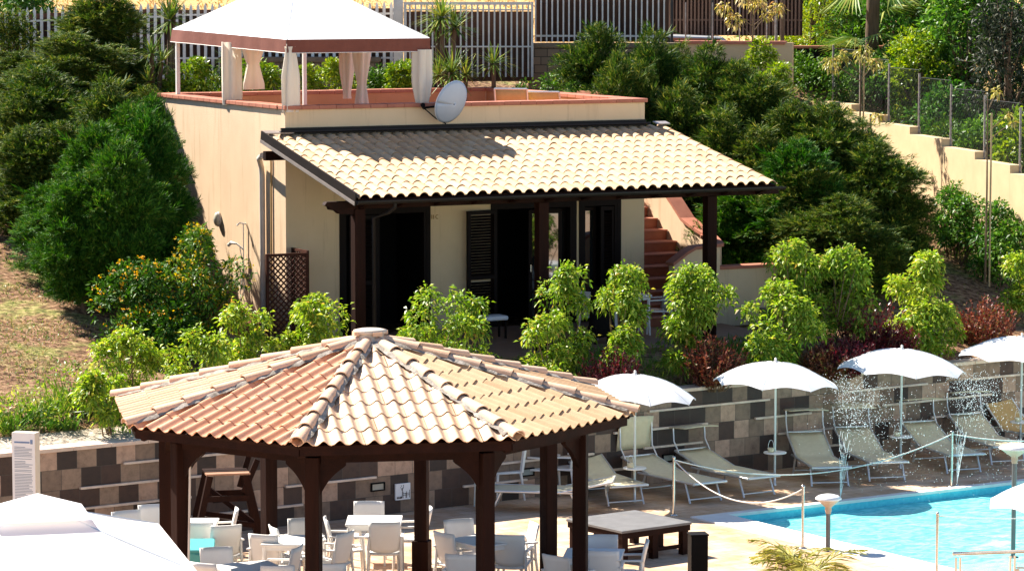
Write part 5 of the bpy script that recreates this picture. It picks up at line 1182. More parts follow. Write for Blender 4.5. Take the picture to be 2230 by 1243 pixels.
for a in [
    (1, 225, 64.5, -30, 1.15, .3, 'tall dark conifer by the white picket fence top left', LGp), (0, 85, 60.5, 140, 1.05, 1.2, 'round olive-green conifer at the left edge', LGp), (0, 160, 62.5, 70, 1.0, 2.9, 'olive conifer behind the round one at upper left', LGp),
    (1, 240, 58.5, 165, 1.0, 2.2, 'dark conifer in the middle of the left group', LGp), (2, 178, 53.2, 372, .66, .6, 'large vivid green cypress at the front of the left group', LGp), (2, 262, 53.3, 300, .68, 1.7, 'vivid green cypress just left of the side wall', LGp), (2, 318, 55.0, 232, .6, 4.0, 'narrow green cypress touching the side wall', LGp),
    (1, 60, 57.5, 270, .8, 3.6, 'shaded conifer at the left edge above the dry slope', LGp), (2, 118, 55.0, 390, .66, 2.5, 'lower green cypress at the edge of the dry slope', LGp), (0, 318, 61.5, 185, .6, .9, 'small conifer behind the back left corner of the terrace', LGp), (0, 10, 62, 170, .8, .4, 'dark conifer cut by the left edge', LGp), (1, 45, 64.5, 110, .7, 4.4, 'ivy-dark conifer in front of the pickets at far left', LGp),
    (0, 1300, 66.0, 48, .85, .2, 'olive conifer farthest left of the right group, before the stone wall', RGp), (1, 1420, 65.0, 58, .95, 1.6, 'conifer before the tall barred fence', RGp), (0, 1395, 63.6, 130, .85, 3.1, 'conifer just above the porch roof ridge', RGp), (1, 1545, 64.2, 92, 1.0, 2.7, 'conifer in front of the terracotta-capped road wall', RGp),
    (0, 1660, 63.2, 160, 1.05, 4.2, 'broad conifer below the yellow-leaved sapling', RGp), (0, 1800, 61.8, 222, 1.05, .8, 'broad conifer at the top of the stepped wall', RGp), (1, 1575, 62.0, 235, 1.0, 5.0, 'dark conifer right of the porch roof slope', RGp), (0, 1905, 60.6, 300, 1.18, 1.9, 'large dark conifer in front of the stepped wall', RGp), (0, 1965, 60.4, 400, .72, 2.4, 'dark conifer farthest right of the group', RGp), (1, 1700, 60.8, 330, 1.1, 3.3, 'shaded conifer behind the right porch post', RGp), (0, 1830, 58.8, 420, 1.0, 5.6, 'dark conifer behind the pointed bright shrub', RGp), (2, 1610, 60.6, 400, .8, 1.0, 'shaded cypress beside the stair parapet', RGp), (1, 1480, 66.2, 90, .7, 3.9, 'small conifer between the barred fence and the road wall', RGp),
(0, 1480, 63.0, 175, 1.0, 2.0, 'conifer filling the gap above the right end of the porch roof', RGp), (2, 1740, 60.0, 300, .8, 2.6, 'greener cypress in the middle of the right group', RGp), (1, 1870, 62.4, 262, .8, 5.2, 'conifer close to the stepped wall', RGp), (0, 270, 57.0, 300, .8, 5.0, 'conifer tucked between the vivid cypress and the terrace corner', LGp), (2, 215, 54.6, 262, .75, 3.0, 'tall vivid cypress standing behind the front one', LGp), (1, 150, 59.5, 235, .85, 1.9, 'olive conifer above the vivid cypress', LGp), (2, 330, 57.6, 205, .55, 2.2, 'upright cypress at the back left corner of the house', LGp), (2, 285, 56.6, 222, .62, 4.4, 'upright cypress one step left of the house corner', LGp), (0, 130, 57.6, 262, .8, .2, 'olive conifer behind the lower green cypress', LGp), (0, 60, 59.5, 215, .85, 3.0, 'olive conifer below the round one at the left edge', LGp), (0, 1345, 63.4, 112, .9, 4.6, 'conifer beside the right end of the terrace parapet', RGp), (0, 1605, 63.6, 128, .85, 1.1, 'conifer between the road wall and the porch roof', RGp), (0, 1730, 62.0, 215, .85, 2.9, 'conifer above the middle of the right group', RGp), (1, 1655, 61.4, 270, .85, .5, 'conifer rising right beside the porch roof slope', RGp), (0, 1770, 59.6, 345, .85, 4.0, 'conifer in front of the middle of the right group', RGp)]: conifer(*a)

# leafy bushes and broadleaf trees
def leafy(name, loc, label, cat, H, W, seed, m, L, n, per, grp, z0=.12, rl=.3, shape='dome', Dp=None, trunk=True, wid=.4, up=.35, droop=.15):
    r = np.random.default_rng(seed); t = thing(name, label, cat, loc, 0, grp); C, rad = lobes(n, W, Dp or W, H * z0, H - rl * .7, rl, r, shape)
    P, d, i = on_lobes(C, rad, per, r, up, .45); P[:, 2] = np.maximum(P[:, 2], .03); A = d * .8 + r.normal(size=P.shape) * .5; Ln = r.uniform(.65, 1.2, len(P)) * L
    V = leaves(P, A, Ln, Ln * wid, .2, r, droop); raw('crown' if cat == 'tree' else 'foliage', V, quads(V), M[m], t)
    if trunk:
        mb = MB(); rr = np.random.default_rng(seed + 1)
        if cat == 'tree': mb.tube([(0, 0, -.1), (.05, .03, H * .3), (0, 0, H * .75)], [.12, .09, .03], 8)
        stems(mb, C, (0, 0), rr, .03 if cat == 'tree' else .014, 3); mb.build('trunk' if cat == 'tree' else 'stems', M['bark'], t, fix=False)
    return t, C, rad
# yellow-flowered shrubs at the house corner
for k, (u, v, y, w, lb) in enumerate([(428, 484, 51.6, .80, 'rounded glossy shrub with many yellow flowers in front of the side wall'), (290, 570, 51.4, .70, 'yellow-flecked dark shrub below the vivid cypress'), (365, 640, 51.0, .55, 'low dark shrub with a few yellow flowers')]):
    loc = plant_loc(u, y); H_ = topz(v, y) - loc[2]
    t, C, rad = leafy('flowering_shrub', loc, lb, 'shrub', H_, w, 400 + k, 'evergreen', .10, 34, 110, 'yellow-flowered shrubs by the house corner', .1, .24)
    r = np.random.default_rng(77 + k); P, d, i = on_lobes(C, rad * 1.03, (9, 4, 2)[k], r, 1.0, .95); P = np.repeat(P, 5, 0) + r.normal(size=(len(P) * 5, 3)) * .022
    V = leaves(P, r.normal(size=P.shape) + [0, 0, .4], .045, .03, .1, r); tag(raw('flowers', V, quads(V), M['flower'], t), kind='stuff')
# rounded bushes behind the terrace
for k, (u, v, y, w, lb) in enumerate([(425, 132, 63.6, .40, 'rounded lime bush behind the left gazebo post'), (560, 133, 64.0, .33, 'rounded lime bush behind the pale curtain'), (735, 136, 64.4, .42, 'rounded lime bush seen through the middle of the gazebo'), (880, 143, 64.8, .30, 'rounded lime bush left of the front right curtain'), (392, 170, 62.9, .2, 'small lime bush at the back left terrace corner'), (655, 150, 64.2, .3, 'darker lime bush behind the rear gazebo post')]):
    loc = plant_loc(u, y); leafy('rounded_bush', loc, lb, 'bush', max(.5, topz(v - 6, y) - loc[2]), w * 1.25, 430 + k, 'pitto', .10, 24, 110, 'rounded lime bushes behind the terrace', .1, .17, trunk=False, up=.7)
for k, (u, v, y, w, lb) in enumerate([(1135, 160, 64.5, .5, 'low dark green bush below the sliding gate'), (1215, 155, 65.0, .6, 'low dark bush in front of the stone block wall'), (810, 150, 65.3, .5, 'dark low bush behind the middle curtain'), (480, 150, 65.0, .55, 'dark low bush between two lime bushes')]):
    loc = plant_loc(u, y); leafy('dark_bush', loc, lb, 'bush', max(.4, topz(v, y) - loc[2]), w, 450 + k, 'evergreen', .09, 26, 90, 'dark low bushes behind the terrace', .1, .2, trunk=False)
# yuccas
def yucca(loc, label, heads, seed, L=.68, nb=75):
    r = np.random.default_rng(seed); t = thing('yucca', label, 'yucca', loc, 0, 'yuccas behind the terrace'); mb = MB()
    for hx, hy, hz, sc in heads:
        if hz > .3: mb.tube([(hx * .3, hy * .3, -.05), (hx * .7, hy * .7, hz * .5), (hx, hy, hz)], [.06, .05, .045], 8)
        N = int(nb * sc + 20); a = r.uniform(0, 2 * pi, N); el = np.arcsin(r.uniform(-.55, 1, N)); A = np.stack([np.cos(a) * np.cos(el), np.sin(a) * np.cos(el), np.sin(el)], -1); Ln = L * sc * r.uniform(.75, 1.1, N)
        P0 = np.array([hx, hy, hz]) + A * .03; S_ = nrmz(np.cross(A, [0, 0, 1.0])); w = .030 * sc ** .5; P1 = P0 + A * (Ln * .55)[:, None]; P2 = P0 + A * Ln[:, None] - np.array([0, 0, 1]) * (Ln * .13 * np.cos(el))[:, None]
        V = np.stack([P0 - S_ * w * .6, P0 + S_ * w * .6, P1 + S_ * w * .5, P1 - S_ * w * .5, P1 - S_ * w * .5, P1 + S_ * w * .5, P2 + S_ * .003, P2 - S_ * .003], 1).reshape(-1, 3)
        raw('leaf_rosette', V, quads(V), M['yucca'], t)
    if mb.v: mb.build('trunk', M['bark'], t, fix=False)
def yat(u, y, hs): # heads given by photo pixels
    x, yy, z = plant_loc(u, y); return (x, y, z), [((D(a, b, y).x - x), dy, D(a, b, y).z - z, s) for a, b, dy, s in hs]
for k, (u, y, hs, lb) in enumerate([
    (967, 65.2, [(962, 38, 0, 1.0), (990, 62, .15, .85), (950, 60, .1, .7)], 'tall two-trunked yucca in front of the sliding gate'), (985, 64.2, [(985, 160, 0, .95), (955, 165, .1, .7), (1015, 165, -.1, .7)], 'low spiky yucca clump behind the satellite dish'), (1075, 64.4, [(1075, 140, 0, .75)], 'small single-stemmed yucca right of the dish'),
    (365, 65.0, [(370, 45, 0, .95), (378, 10, .1, .6)], 'yucca with long stem at the left gazebo corner'), (335, 63.0, [(330, 118, 0, .6), (350, 135, .1, .6), (325, 178, -.1, .6)], 'branched yucca behind the back left terrace corner'), (505, 65.0, [(500, 140, 0, .75)], 'small yucca behind the pale curtain')]):
    loc, hd = yat(u, y, hs); yucca(loc, lb, hd, 470 + k)
# trees beyond the chain-link fence
TG = 'trees beyond the chain-link fence'
for k, (u, y, v0, v1, W, m, L, n, lb, wd) in enumerate([
    (1765, 77, -60, 110, .85, 'limeleaf', .12, 40, 'lime-green tree beside the brown gate post', .35), (1850, 76, 10, 120, .75, 'laurel', .16, 34, 'glossy laurel bush behind the corner wall', .3), (1985, 75.5, -90, 200, 1.35, 'laurel', .15, 80, 'large mid-green tree behind the palm', .4), (2110, 72.5, -60, 330, 1.25, 'laurel', .16, 90, 'tall green tree filling the upper right', .4),
    (2190, 69.5, -40, 230, .85, 'darkleaf', .15, 50, 'dark grey-green tree at the top right corner', .25), (1930, 73, 110, 300, 1.0, 'laurel', .13, 50, 'leafy laurel right behind the wire fence', .4), (2060, 70.5, 190, 380, 1.05, 'laurel', .13, 50, 'low laurel behind the lower fence panels', .4), (2225, 66.5, 240, 400, .7, 'limeleaf', .16, 34, 'bright large-leaved tree at the right edge', .5), (2000, 72, 60, 200, .7, 'limeleaf', .12, 26, 'paler tree between the palm and the tall green tree', .4), (1830, 79, -80, 60, .9, 'laurel', .15, 40, 'tree behind the lime-green one at the top', .4), (2260, 72, -60, 300, 1.1, 'laurel', .14, 50, 'tree partly outside the right edge', .4), (1880, 74.0, 190, 300, .7, 'evergreen', .12, 34, 'dark bush added for shade low behind the upper fence panels', .4), (1985, 71.8, 230, 330, .75, 'evergreen', .12, 36, 'dark bush added for shade low behind the middle fence panels', .4), (2075, 68.0, 270, 390, .65, 'evergreen', .12, 34, 'dark bush added for shade low behind the lower fence panels', .4), (1720, 82, -120, 60, 1.5, 'laurel', .18, 50, 'broad tree far behind the brown gate post', .4), (1900, 83, -120, 90, 1.6, 'laurel', .18, 60, 'broad tree far behind the fan palm', .4), (2060, 82, -120, 120, 1.6, 'laurel', .18, 60, 'broad tree far behind the tall green tree', .4), (2200, 81, -120, 150, 1.6, 'evergreen', .18, 60, 'broad dark tree far behind the top right corner', .4), (1745, 73.9, 120, 240, .7, 'evergreen', .12, 40, 'dark bush added for shade at the corner where the wire fence begins', .4), (1815, 73.2, 130, 250, .75, 'evergreen', .12, 40, 'dark bush added for shade behind the first wire fence panel', .4), (2150, 67.0, 250, 420, .7, 'laurel', .14, 36, 'green bush behind the fence beside the staked sapling', .4)]):  # dark bushes behind the wire are added, to put shade over lit ground
    x, yy, z = plant_loc(u, y); zb = topz(v1, y) - .7; zt = topz(v0, y); leafy('broadleaf_tree', (x, y, zb), lb, 'tree', zt - zb, W, 500 + k, m, L, n, 105, TG, .12, .36, wid=wd)
# old fan palm
x = (1895 - 1115) / FPX * 74; zb = topz(260, 74); pt = thing('fan_palm', 'fan palm with hanging dead trunk fibres behind the wire fence', 'palm', (x, 74, zb))
r = np.random.default_rng(9); Hh = topz(-40, 74) - zb; MB().tube([(0, 0, -.5), (.02, 0, Hh * .6), (.05, 0, Hh)], [.17, .16, .15], 10).build('trunk', M['bark'], pt, fix=False)
for k in range(15):
    a = r.uniform(0, 2 * pi) if k > 5 else -pi / 2 + r.uniform(-1.3, 1.3); hz = Hh * r.uniform(.35, 1.0); el = r.uniform(-.5, .7); d = np.array([cos(a) * cos(el), sin(a) * cos(el), sin(el)]); c = np.array([0, 0, hz]) + d * r.uniform(.2, .5)
    side = nrmz(np.cross(d, [0, 0, 1.0])[None])[0]; N = 22; f = np.linspace(-1.25, 1.25, N); A = np.outer(np.cos(f), d) + np.outer(np.sin(f), side) + np.outer(-.25 * np.abs(f), [0, 0, 1]); V = leaves(np.repeat(c[None], N, 0), A, r.uniform(.8, 1.1), .05, .2, r, .15); raw('frond', V, quads(V), M['yucca'], pt)
# young trees with yellowed leaves and their stakes
def sapling(loc, label, H, clusters, seed, stake=True, m='yellowleaf', L=.11):
    r = np.random.default_rng(seed); t = thing('sapling', label, 'young tree', loc, 0, 'staked saplings on the slope'); mb = MB(); mb.tube([(0, 0, -.05), (.01, 0, H * .5), (0, .01, H)], [.022, .018, .008], 7); PP = []; DD = []
    for cx, cz, rr in clusters:
        mb.tube([(0, 0, max(.2, cz - .35)), (cx * .6, 0, cz - .12), (cx, 0, cz)], [.010, .008, .005], 5); N = int(420 * rr); d = nrmz(r.normal(size=(N, 3)) + [0, 0, .4]); PP.append(np.array([cx, 0, cz]) + d * rr * r.uniform(.4, 1, (N, 1))); DD.append(d * .6 + r.normal(size=(N, 3)) * .4 + [0, 0, -.8])
    P = np.concatenate(PP); A = np.concatenate(DD); Ln = L * r.uniform(.7, 1.2, len(P)); V = leaves(P, A, Ln, Ln * .36, .2, r, .2); raw('leaves', V, quads(V), M[m], t); mb.build('trunk', M['stem'], t, fix=False)
    if stake: MB().tube([(.07, -.05, -.1), (.07, -.05, H * .9)], .018, 7).build('stake', M['stake'], t)
def sap(u, y, vb, vt, cl, lb, seed, **k):
    x = (u - 1115) / FPX * y; zb = D(u, vb, y).z; H_ = topz(vt, y) - zb; sapling((x, y, zb), lb, H_, [((a - u) / FPX * y, D(a, b, y).z - zb, q) for a, b, q in cl], seed, **k)
sap(1637, 66, 130, 5, [(1600, 45, .18), (1575, 20, .16), (1650, 8, .2), (1690, 20, .18), (1620, -5, .2), (1668, 35, .1)], 'thin tree with yellowing leaves in front of the brown gate', 1, stake=False)
sap(1872, 66.5, 300, 120, [(1808, 140, .2), (1835, 125, .14), (1878, 118, .2), (1905, 140, .18), (1845, 240, .1), (1912, 255, .12)], 'thin tree with drooping yellow leaf clusters before the wire fence', 2)
sap(2150, 59.6, 612, 205, [(2170, 202, .09), (2195, 250, .05), (2205, 268, .05)], 'bare sapling tied to a tall stake on the right slope', 3)
# laurel hedge along the stepped wall, strappy plants along the left wall top
for k, (u, y, v, w, lb) in enumerate([(2105, 62.0, 425, .5, 'laurel bush at the foot of the stepped wall next to the conifers'), (2165, 61.2, 440, .5, 'laurel bush behind the staked sapling'), (2225, 60.6, 480, .5, 'laurel bush below the stepped wall at the right edge'), (2075, 62.4, 395, .35, 'upright laurel shoots between the conifer and the stepped wall')]):
    loc = plant_loc(u, y); leafy('laurel_bush', loc, lb, 'bush', topz(v, y) - loc[2], w, 600 + k, 'laurel', .10, 30, 90, 'laurel bushes along the stepped wall', .1, .2)
for k, (u, y, v, w, lb) in enumerate([(1655, 66, 92, .25, 'bright sprig bush beside the thin yellow tree'), (1690, 65, 140, .28, 'yellow-green bush at the wall pillar')]):
    x, yy, z = plant_loc(u, y); leafy('wall_bush', (x, y, topz(v, y) - .7), lb, 'bush', .75, w, 620 + k, 'limeleaf', .10, 14, 90, 'bushes at the road wall', .1, .16, trunk=False)
loc = (D(60, 10, 72).x, 72, topz(60, 72)); leafy('ivy_bush', loc, 'dark bush beyond the pickets at the top left corner', 'bush', topz(-40, 72) - loc[2], .75, 640, 'evergreen', .12, 36, 90, None, .1, .3)
loc = (D(20, 10, 67.6).x, 67.6, topz(230, 67.6)); leafy('ivy', loc, 'yellowish ivy covering the left end of the picket fence', 'climbing plant', topz(18, 67.6) - loc[2], .55, 641, 'conifer', .09, 60, 90, None, .1, .2, Dp=.25)
def strappy(loc, label, seed, H=.5, N=120):
    r = np.random.default_rng(seed); t = thing('strappy_plant', label, 'plant', loc, 0, 'strappy plants on the gravel along the wall'); a = r.uniform(0, 2 * pi, N); el = r.uniform(.5, 1.45, N); A = np.stack([np.cos(a) * np.cos(el), np.sin(a) * np.cos(el), np.sin(el)], -1)
    P = r.normal(size=(N, 3)) * [.13, .10, 0]; Ln = H * r.uniform(.5, 1.1, N); V = leaves(P, A, Ln, .026, .1, r, .2); raw('leaves', V, quads(V), M['greenblade'], t)
    P = r.normal(size=(110, 3)) * [.15, .1, .1] + [0, 0, H * .75]; V = leaves(P, r.normal(size=P.shape) + [0, 0, .6], .07, .03, .2, r); raw('foliage', V, quads(V), M['photinia'], t)
for k, (u, v, lb, h) in enumerate([(12, 935, 'strappy green plant at the left edge by the notice board', .5), (45, 925, 'strappy plant just left of the notice board top', .55), (100, 915, 'strappy plant right of the notice board top', .6), (150, 900, 'taller strappy plant with yellow tips on the gravel', .75), (185, 905, 'strappy plant midway along the gravel bed', .6), (225, 900, 'strappy plant under the lowest bright shrub', .6), (262, 905, 'strappy plant nearest the pavilion roof', .5), (128, 925, 'short strappy plant at the coping edge', .35)]):
    q = G(u, v + 15, 1.55); n_ = (q - WO).dot(WN); q += WN * max(0, .5 - n_); strappy((q.x, q.y, TZ(q.x, q.y)), lb, 650 + k, h)
# palm fronds at the bottom edge, small plants
p = G(1760, 1258, .55); pm = thing('garden_palm', 'yellow-green palm with arching fronds at the bottom edge', 'palm', (p.x, p.y, 0)); r = np.random.default_rng(21)
MB().lathe([(.16, 0), (.18, .2), (.12, .45), (.02, .6)], n=12).build('trunk', M['bark'], pm, fix=False)
for k in range(26):
    a = k * 2.4 + .3; el = r.uniform(.15, 1.15); Lf = r.uniform(.85, 1.25); V = []; n = 34; sp = []
    for i in range(n):
        s = i / (n - 1); pt_ = np.array([cos(a) * Lf * s * cos(el * (1 - .2 * s)), sin(a) * Lf * s * cos(el * (1 - .2 * s)), .5 + Lf * (s * sin(el) - .75 * s * s * .62)]); sp.append(pt_)
    sp = np.array(sp); tg = nrmz(np.gradient(sp, axis=0)); sd = nrmz(np.cross(tg, [0, 0, 1.0])); k3 = np.linspace(0, 1, n)
    Pb = np.concatenate([sp[4:], sp[4:]]); Aa = np.concatenate([tg[4:] * .8 + sd[4:] * .8, tg[4:] * .8 - sd[4:] * .8]) + r.normal(size=(2 * (n - 4), 3)) * .12 + [0, 0, -.15]; Ln = np.tile(.36 * np.sin(pi * np.clip(k3[4:] * .85 + .12, 0, 1)), 2)
    V = leaves(Pb, Aa, Ln, .022, .1, r, .12); f = raw('frond', V, quads(V), M['palmleaf'], pm); MB().tube([Vector(q) for q in sp[::3]], .007, 5).build('midrib', M['palmleaf'], f, fix=False)
for k, (u, v, lb) in enumerate([(1050, 1246, 'small yellowish plant tip at the bottom edge below the pavilion'), (1268, 1248, 'small reddish plant tip at the bottom edge beside the outer column')]):
    q = G(u, v, .42); leafy('potted_plant', (q.x, q.y, 0), lb, 'plant', .46, .14, 680 + k, 'brownleaf' if k else 'photinia', .09, 9, 40, 'plants at the bottom edge', .3, .1)
# porch-side ground cover in the shade, dry grass on the slopes (uncountable)
def grass(name, N, sampler, m, L, w, seed, lean=.5):
    r = np.random.default_rng(seed); X, Y = sampler(r, N); Z = terrain(X, Y); P = np.stack([X, Y, Z - .01], -1); A = r.normal(size=P.shape) * lean + [0, 0, 1]; Ln = L * r.uniform(.4, 1.3, N)
    V = leaves(P, A, Ln, w, .1, r, .3); tag(raw(name, V, quads(V), M[m]), kind='stuff')
def wall_patch(s0, s1, n0, n1):
    def f(r, N):
        s = r.uniform(s0, s1, N); n = n0 + (n1 - n0) * r.random(N); 
        k = (np.sin(s * 2.1 + 1.3 * np.sin(n * 1.7)) + np.sin(n * 2.9 + s) + r.normal(size=N) * .7) > -.4; s, n = s[k], n[k]
        return WO.x + WD.x * s + WN.x * n, WO.y + WD.y * s + WN.y * n
    return f
def grass2(name, N, patch, m, L, w, seed, lean=.5):
    r = np.random.default_rng(seed); X, Y = patch(r, N); Z = terrain(X, Y); P = np.stack([X, Y, Z - .01], -1); n = len(P); A = r.normal(size=P.shape) * lean + [0, 0, 1]; Ln = L * r.uniform(.4, 1.3, n)
    V = leaves(P, A, Ln, w, .1, r, .3); tag(raw(name, V, quads(V), M[m]), kind='stuff')
grass2('dry_grass', 42000, wall_patch(-14, -1.5, .9, 13), 'grassblade', .11, .018, 1, .8)
grass2('green_grass', 9000, wall_patch(-14, -1.5, .9, 9), 'greenblade', .09, .016, 11, .7)
grass2('dry_grass', 16000, wall_patch(7, 18, .6, 9), 'grassblade', .08, .016, 2, .9)
grass2('fallen_leaves', 5000, wall_patch(-14, 0, .8, 13), 'brownleaf', .05, .028, 5, 2.5)
grass2('shade_grass', 9000, wall_patch(0, 8, .4, 3.0), 'greenblade', .24, .016, 3, .35)
grass2('shade_grass', 3000, wall_patch(-6, 0, .6, 3.0), 'greenblade', .16, .016, 4, .4)
def field(r, N): return r.uniform(-22, 16, N), r.uniform(76, 118, N)
grass2('dry_field_grass', 30000, field, 'dryleaf', .22, .05, 6, .7)

# ---------------------------------------------------------------- fences and walls at the back
def fz(v, y): return topz(v, y)
YF = 68.0
def picket_run(u0, u1, y0, y1, ztop0, ztop1, zb, pitch, w, label, pointed, backing=True, m='fence', nm='picket_fence', rails=(.25, .85), cat='fence', zback=None):
    x0, x1 = (u0 - 1115) / FPX * y0, (u1 - 1115) / FPX * y1; a = math.atan2(y1 - y0, x1 - x0); Lr = math.hypot(x1 - x0, y1 - y0); t = thing(nm, label, cat, (x0, y0, zb), a); r = random.Random(int(u0)); n = int(Lr / pitch); mb = MB()
    for k in range(n + 1):
        x = k * pitch; zt = ztop0 + (ztop1 - ztop0) * k / n - zb + r.uniform(-.012, .012)
        if pointed: mb.prism([(x - w / 2, 0), (x + w / 2, 0), (x + w / 2, zt - .09), (x, zt), (x - w / 2, zt - .09)], -.012, .012, 'y')
        else: mb.box((x, 0, zt / 2), (w, w, zt))
    mb.build('pickets', M[m], t); zt = ztop0 - zb; dz = ztop1 - ztop0
    for q in rails: MB().bar((0, .03, zt * q), (Lr, .03, zt * q + dz * q), .035, .04).build('rail', M[m], t)
    if backing:
        zk = (zback - zb) if zback else zt - .14; MB().add([(0, .07, .0), (Lr, .07, .0), (Lr, .07, zk + dz), (0, .07, zk), (0, .085, 0), (Lr, .085, 0), (Lr, .085, zk + dz), (0, .085, zk)], [(0, 1, 2, 3), (7, 6, 5, 4), (3, 2, 6, 7), (0, 3, 7, 4), (1, 5, 6, 2)]).build('backing_screen', M['fback'], t)
    return t
picket_run(-60, 372, 68.6, 68.4, fz(22, 68.5), fz(4, 68.4), 5.6, .152, .062, 'white pointed picket fence with brown screen at upper left', True, rails=(.30, .84))
picket_run(372, 868, 68.4, 68.2, fz(8, 68.4), fz(4, 68.2), 5.75, .152, .062, 'white pointed picket fence behind the gazebo', True, rails=(.34, .86))
# masonry gate pillar and sliding gate
x = (868 - 1115) / FPX * 67.8; gp_ = thing('gate_pillar', 'pale grey gate pillar left of the barred gate', 'pillar', (x, 67.85, 5.5)); MB().box((0, 0, 1.0), (.2, .2, 2.6)).build('pillar', M['fgrey'], gp_, bevel=.01)
g0, g1 = (880 - 1115) / FPX * 67.5, (1162 - 1115) / FPX * 67.5; gate = thing('barred_gate', 'grey barred sliding gate in a square frame with brown boards behind', 'gate', (g0, 67.5, 5.70)); gw = g1 - g0; zt = fz(5, 67.5) - 5.70; zb_ = fz(168, 67.5) - 5.7
f = MB(); f.box((.03, 0, (zt + zb_) / 2), (.06, .06, zt - zb_)); f.box((gw - .03, 0, (zt + zb_) / 2), (.05, .06, zt - zb_)); f.box((gw / 2, 0, zt - .03), (gw - .12, .06, .06)); f.build('frame', M['fgrey'], gate)
b = MB(); k = .13
while k < gw - .06: b.box((k, 0, (zt - .06 + zb_) / 2), (.035, .03, zt - .06 - zb_)); k += .118
b.build('bars', M['fgrey'], gate)
for zz in (fz(22, 67.5) - 5.7, fz(102, 67.5) - 5.7): MB().box((gw / 2, -.03, zz), (gw - .12, .03, .03)).build('rail', M['fgrey'], gate)
MB().box((gw / 2, .25, (zt + zb_) / 2 - .15), (gw - .1, .02, zt - zb_ - .1)).build('boards', M['fback'], gate)
sw = thing('stone_block_wall', 'low wall of squared tan stone blocks below the barred fence', 'wall', ((1150 - 1115) / FPX * 68, 68.0, 5.2)); zt = fz(98, 68) - 5.2
mt, nt, b, N, L = newmat('stone_blocks'); tc = N.new('ShaderNodeTexCoord'); mp = N.new('ShaderNodeMapping'); mp.inputs['Rotation'].default_value = (pi / 2, 0, 0); L.new(tc.outputs['Object'], mp.inputs[0])
br = node(nt, 'ShaderNodeTexBrick', Scale=1.0); br.inputs['Color1'].default_value = (.26, .18, .115, 1); br.inputs['Color2'].default_value = (.19, .135, .09, 1); br.inputs['Mortar'].default_value = (.05, .04, .03, 1); br.inputs['Brick Width'].default_value = .27; br.inputs['Row Height'].default_value = .17; br.inputs['Mortar Size'].default_value = .008; L.new(mp.outputs[0], br.inputs[0]); L.new(br.outputs[0], b.inputs['Base Color']); b.inputs['Roughness'].default_value = .9
MB().box((1.6, .15, zt / 2 - .03), (3.2, .3, zt - .06)).build('wall', mt, sw); MB().box((1.6, .14, zt - .01), (3.26, .36, .1)).build('capping', M['block'], sw, bevel=.01)
sw2 = dup(sw, ((480 - 1115) / FPX * 68.0, 68.0, 4.9), 0, 'shaded stone block wall below the white pickets', None); sw2.scale = (1.05, 1, 1)
picket_run(1166, 1455, 68.1, 67.9, 7.75, 7.75, fz(92, 68), .118, .032, 'tall grey barred fence standing on the stone block wall', False, m='fgrey', nm='barred_fence', rails=(.12,), zback=7.7)
# road wall with terracotta capping, brown slatted gate behind, corner pillar
rwz = fz(96, 70.5); rd = thing('road_wall', 'pale rendered road wall with terracotta capping right of the barred fence', 'wall', ((1470 - 1115) / FPX * 70.5, 70.5, 4.6), -.25); rl_ = 2.42
MB().box((rl_ / 2, .12, (rwz - 4.6) / 2), (rl_, .24, rwz - 4.6)).build('wall', M['ywall'], rd); MB().box((rl_ / 2, .11, rwz - 4.6 + .035), (rl_ + .02, .32, .07)).build('capping', M['terracotta'], rd, bevel=.01)
for k, x in enumerate((.2, .8, 1.4, 2.0)): MB().tube([(x, .12, rwz - 4.6), (x, .12, rwz - 4.6 + .9)], .014, 6).build('wire_post', M['mesh_post'], rd)
MB().box((rl_ + .08, .1, (rwz - 4.6) / 2 + .02), (.16, .2, rwz - 4.6 + .04)).build('pillar', M['ywall'], rd)
picket_run(1448, 1745, 73.6, 73.0, 7.9, 7.9, fz(78, 73.3), .085, .038, 'dark brown slatted gate behind the road wall', False, m='slat', nm='slatted_gate', rails=(.3,), cat='gate', zback=7.85)
t = thing('gate_post', 'rusty gate post at the end of the slatted gate', 'post', ((1702 - 1115) / FPX * 71.0, 71.0, 5.0)); MB().tube([(0, 0, 0), (0, 0, 3.1)], .045, 8).build('post', M['bark'], t); MB().tube([(-.13, .1, 0), (-.13, .1, 3.1)], .03, 8).build('brace_post', M['mesh_post'], t)
for k, u in enumerate((1462, 1550)):
    t = thing('steel_post', ['dark green steel post at the barred fence end', 'dark steel post in front of the slatted gate'][k], 'post', ((u - 1115) / FPX * 71.5, 71.5, 5.9)); MB().box((0, 0, 1.0), (.06, .06, 2.2)).build('post', M['wire'], t); MB().box((0, 0, -.01), (.12, .12, .02)).build('foot_plate', M['wire'], t)
t = thing('parked_car', 'pale grey parked car roof glimpsed between the road wall and the slatted gate', 'car', ((1500 - 1115) / FPX * 71.9, 71.9, fz(96, 71.9) - .95), .0)
MB().prism([(-1.9, .3), (1.9, .3), (1.95, .7), (1.1, .82), (.75, 1.10), (-.5, 1.14), (-1.0, .84), (-1.9, .76)], -.0, 1.5, 'y').build('body', mat('car_paint', (.42, .42, .42), (.4, .4, .4), 3, .25, spec=.6), t, bevel=.05)
MB().prism([(.68, 1.06), (1.0, .85), (-.88, .86), (-.48, 1.09)], -.006, .0, 'y').build('side_window', M['doorglass'], t)
for x in (-1.2, 1.2): MB().lathe([(.001, 0), (.3, 0), (.31, .05), (.31, .16), (.001, .16)], n=20).build('wheel', M['dark'], t).matrix_local = Matrix.Translation((x, .16, .3)) @ Matrix.Rotation(pi / 2, 4, 'X')
rdm = MB().add([(-25, 69.6, 6.08), (5.4, 69.6, 6.08), (5.4, 73.4, 6.1), (-25, 73.4, 6.1)], [(0, 1, 2, 3)]).build('road', mat('asphalt', (.10, .095, .09), (.07, .066, .062), 9, .9), fix=False); rdm['kind'] = 'structure'
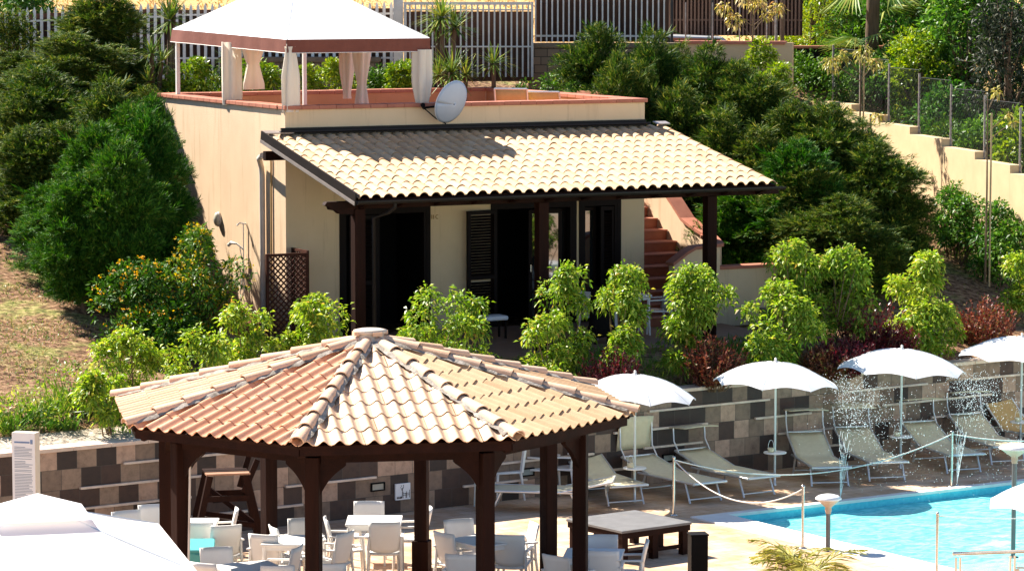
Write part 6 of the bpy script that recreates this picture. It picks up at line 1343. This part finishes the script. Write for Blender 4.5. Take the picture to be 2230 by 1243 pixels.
# stepped boundary wall with chain-link fence
A = Vector((7.05, 72.6, 0)); B = Vector((9.98, 59.8, 0)); dirv = (B - A); Ls = dirv.length; dirv /= Ls; perp = Vector((dirv.y, -dirv.x, 0)); perp = perp if perp.x < 0 else -perp
sb = thing('stepped_wall', 'cream stepped boundary wall descending to the right', 'wall', (A.x, A.y, 3.0), math.atan2(dirv.y, dirv.x))
ns = 7; seg = Ls / ns; tops = [fz(232, 72.0) - .16 * k * 1.0 for k in range(ns)]
flip = 1 if (Matrix.Rotation(math.atan2(dirv.y, dirv.x), 3, 'Z') @ Vector((0, 1, 0))).dot(perp) > 0 else -1
def stepz(k): return 5.27 - .155 * k
w = MB()
for k in range(ns): w.box((seg * (k + .5), -flip * .12, (stepz(k) - 4.2 + 1.2) / 2 + 0.0), (seg - .001 * (k % 2), .24 + .002 * (k % 2), stepz(k) - 3.0)).build
w.build('wall', M['ywall'], sb)
cf = thing('chain_link_fence', 'dark chain-link fence with thin posts on top of the stepped wall', 'fence', (A.x, A.y, 3.0), math.atan2(dirv.y, dirv.x))
for k in range(ns + 1): z0 = stepz(min(k, ns - 1)) - 3.0 - .12; MB().tube([(seg * k, -flip * .2, z0), (seg * k, -flip * .2, z0 + 1.38)], .022, 7).build('post', M['mesh_post'], cf)
wm_ = MB(); 
for k in range(ns):
    z0 = stepz(k) - 3.0 - .06; hh = 1.24; p = .10; x0, x1 = seg * k, seg * (k + 1); yy = -flip * .2; q = -hh
    while q < seg:
        for sg in (1, -1):
            a0, a1 = max(0, -q), min(hh, seg - q)
            if a1 - a0 > .01:
                if sg > 0: P0, P1 = (x0 + q + a0, yy, z0 + a0), (x0 + q + a1, yy, z0 + a1)
                else: P0, P1 = (x1 - q - a0, yy, z0 + a0), (x1 - q - a1, yy, z0 + a1)
                wm_.tube([P0, P1], .0024, 3)
        q += p
    wm_.tube([(x0, yy, z0 + hh), (x1, yy, z0 + hh)], .006, 4)
wm_.build('wire_mesh', M['wire'], cf, fix=False)
# low wall behind the corner, shade painted into its near-black colour, carrying the start of the fence
cw = thing('corner_wall', 'wall coloured near-black for shade, with terracotta capping right of the gate post', 'wall', ((1706 - 1115) / FPX * 74.6, 74.6, 3.0)); zz = fz(106, 74.6) - 3.0
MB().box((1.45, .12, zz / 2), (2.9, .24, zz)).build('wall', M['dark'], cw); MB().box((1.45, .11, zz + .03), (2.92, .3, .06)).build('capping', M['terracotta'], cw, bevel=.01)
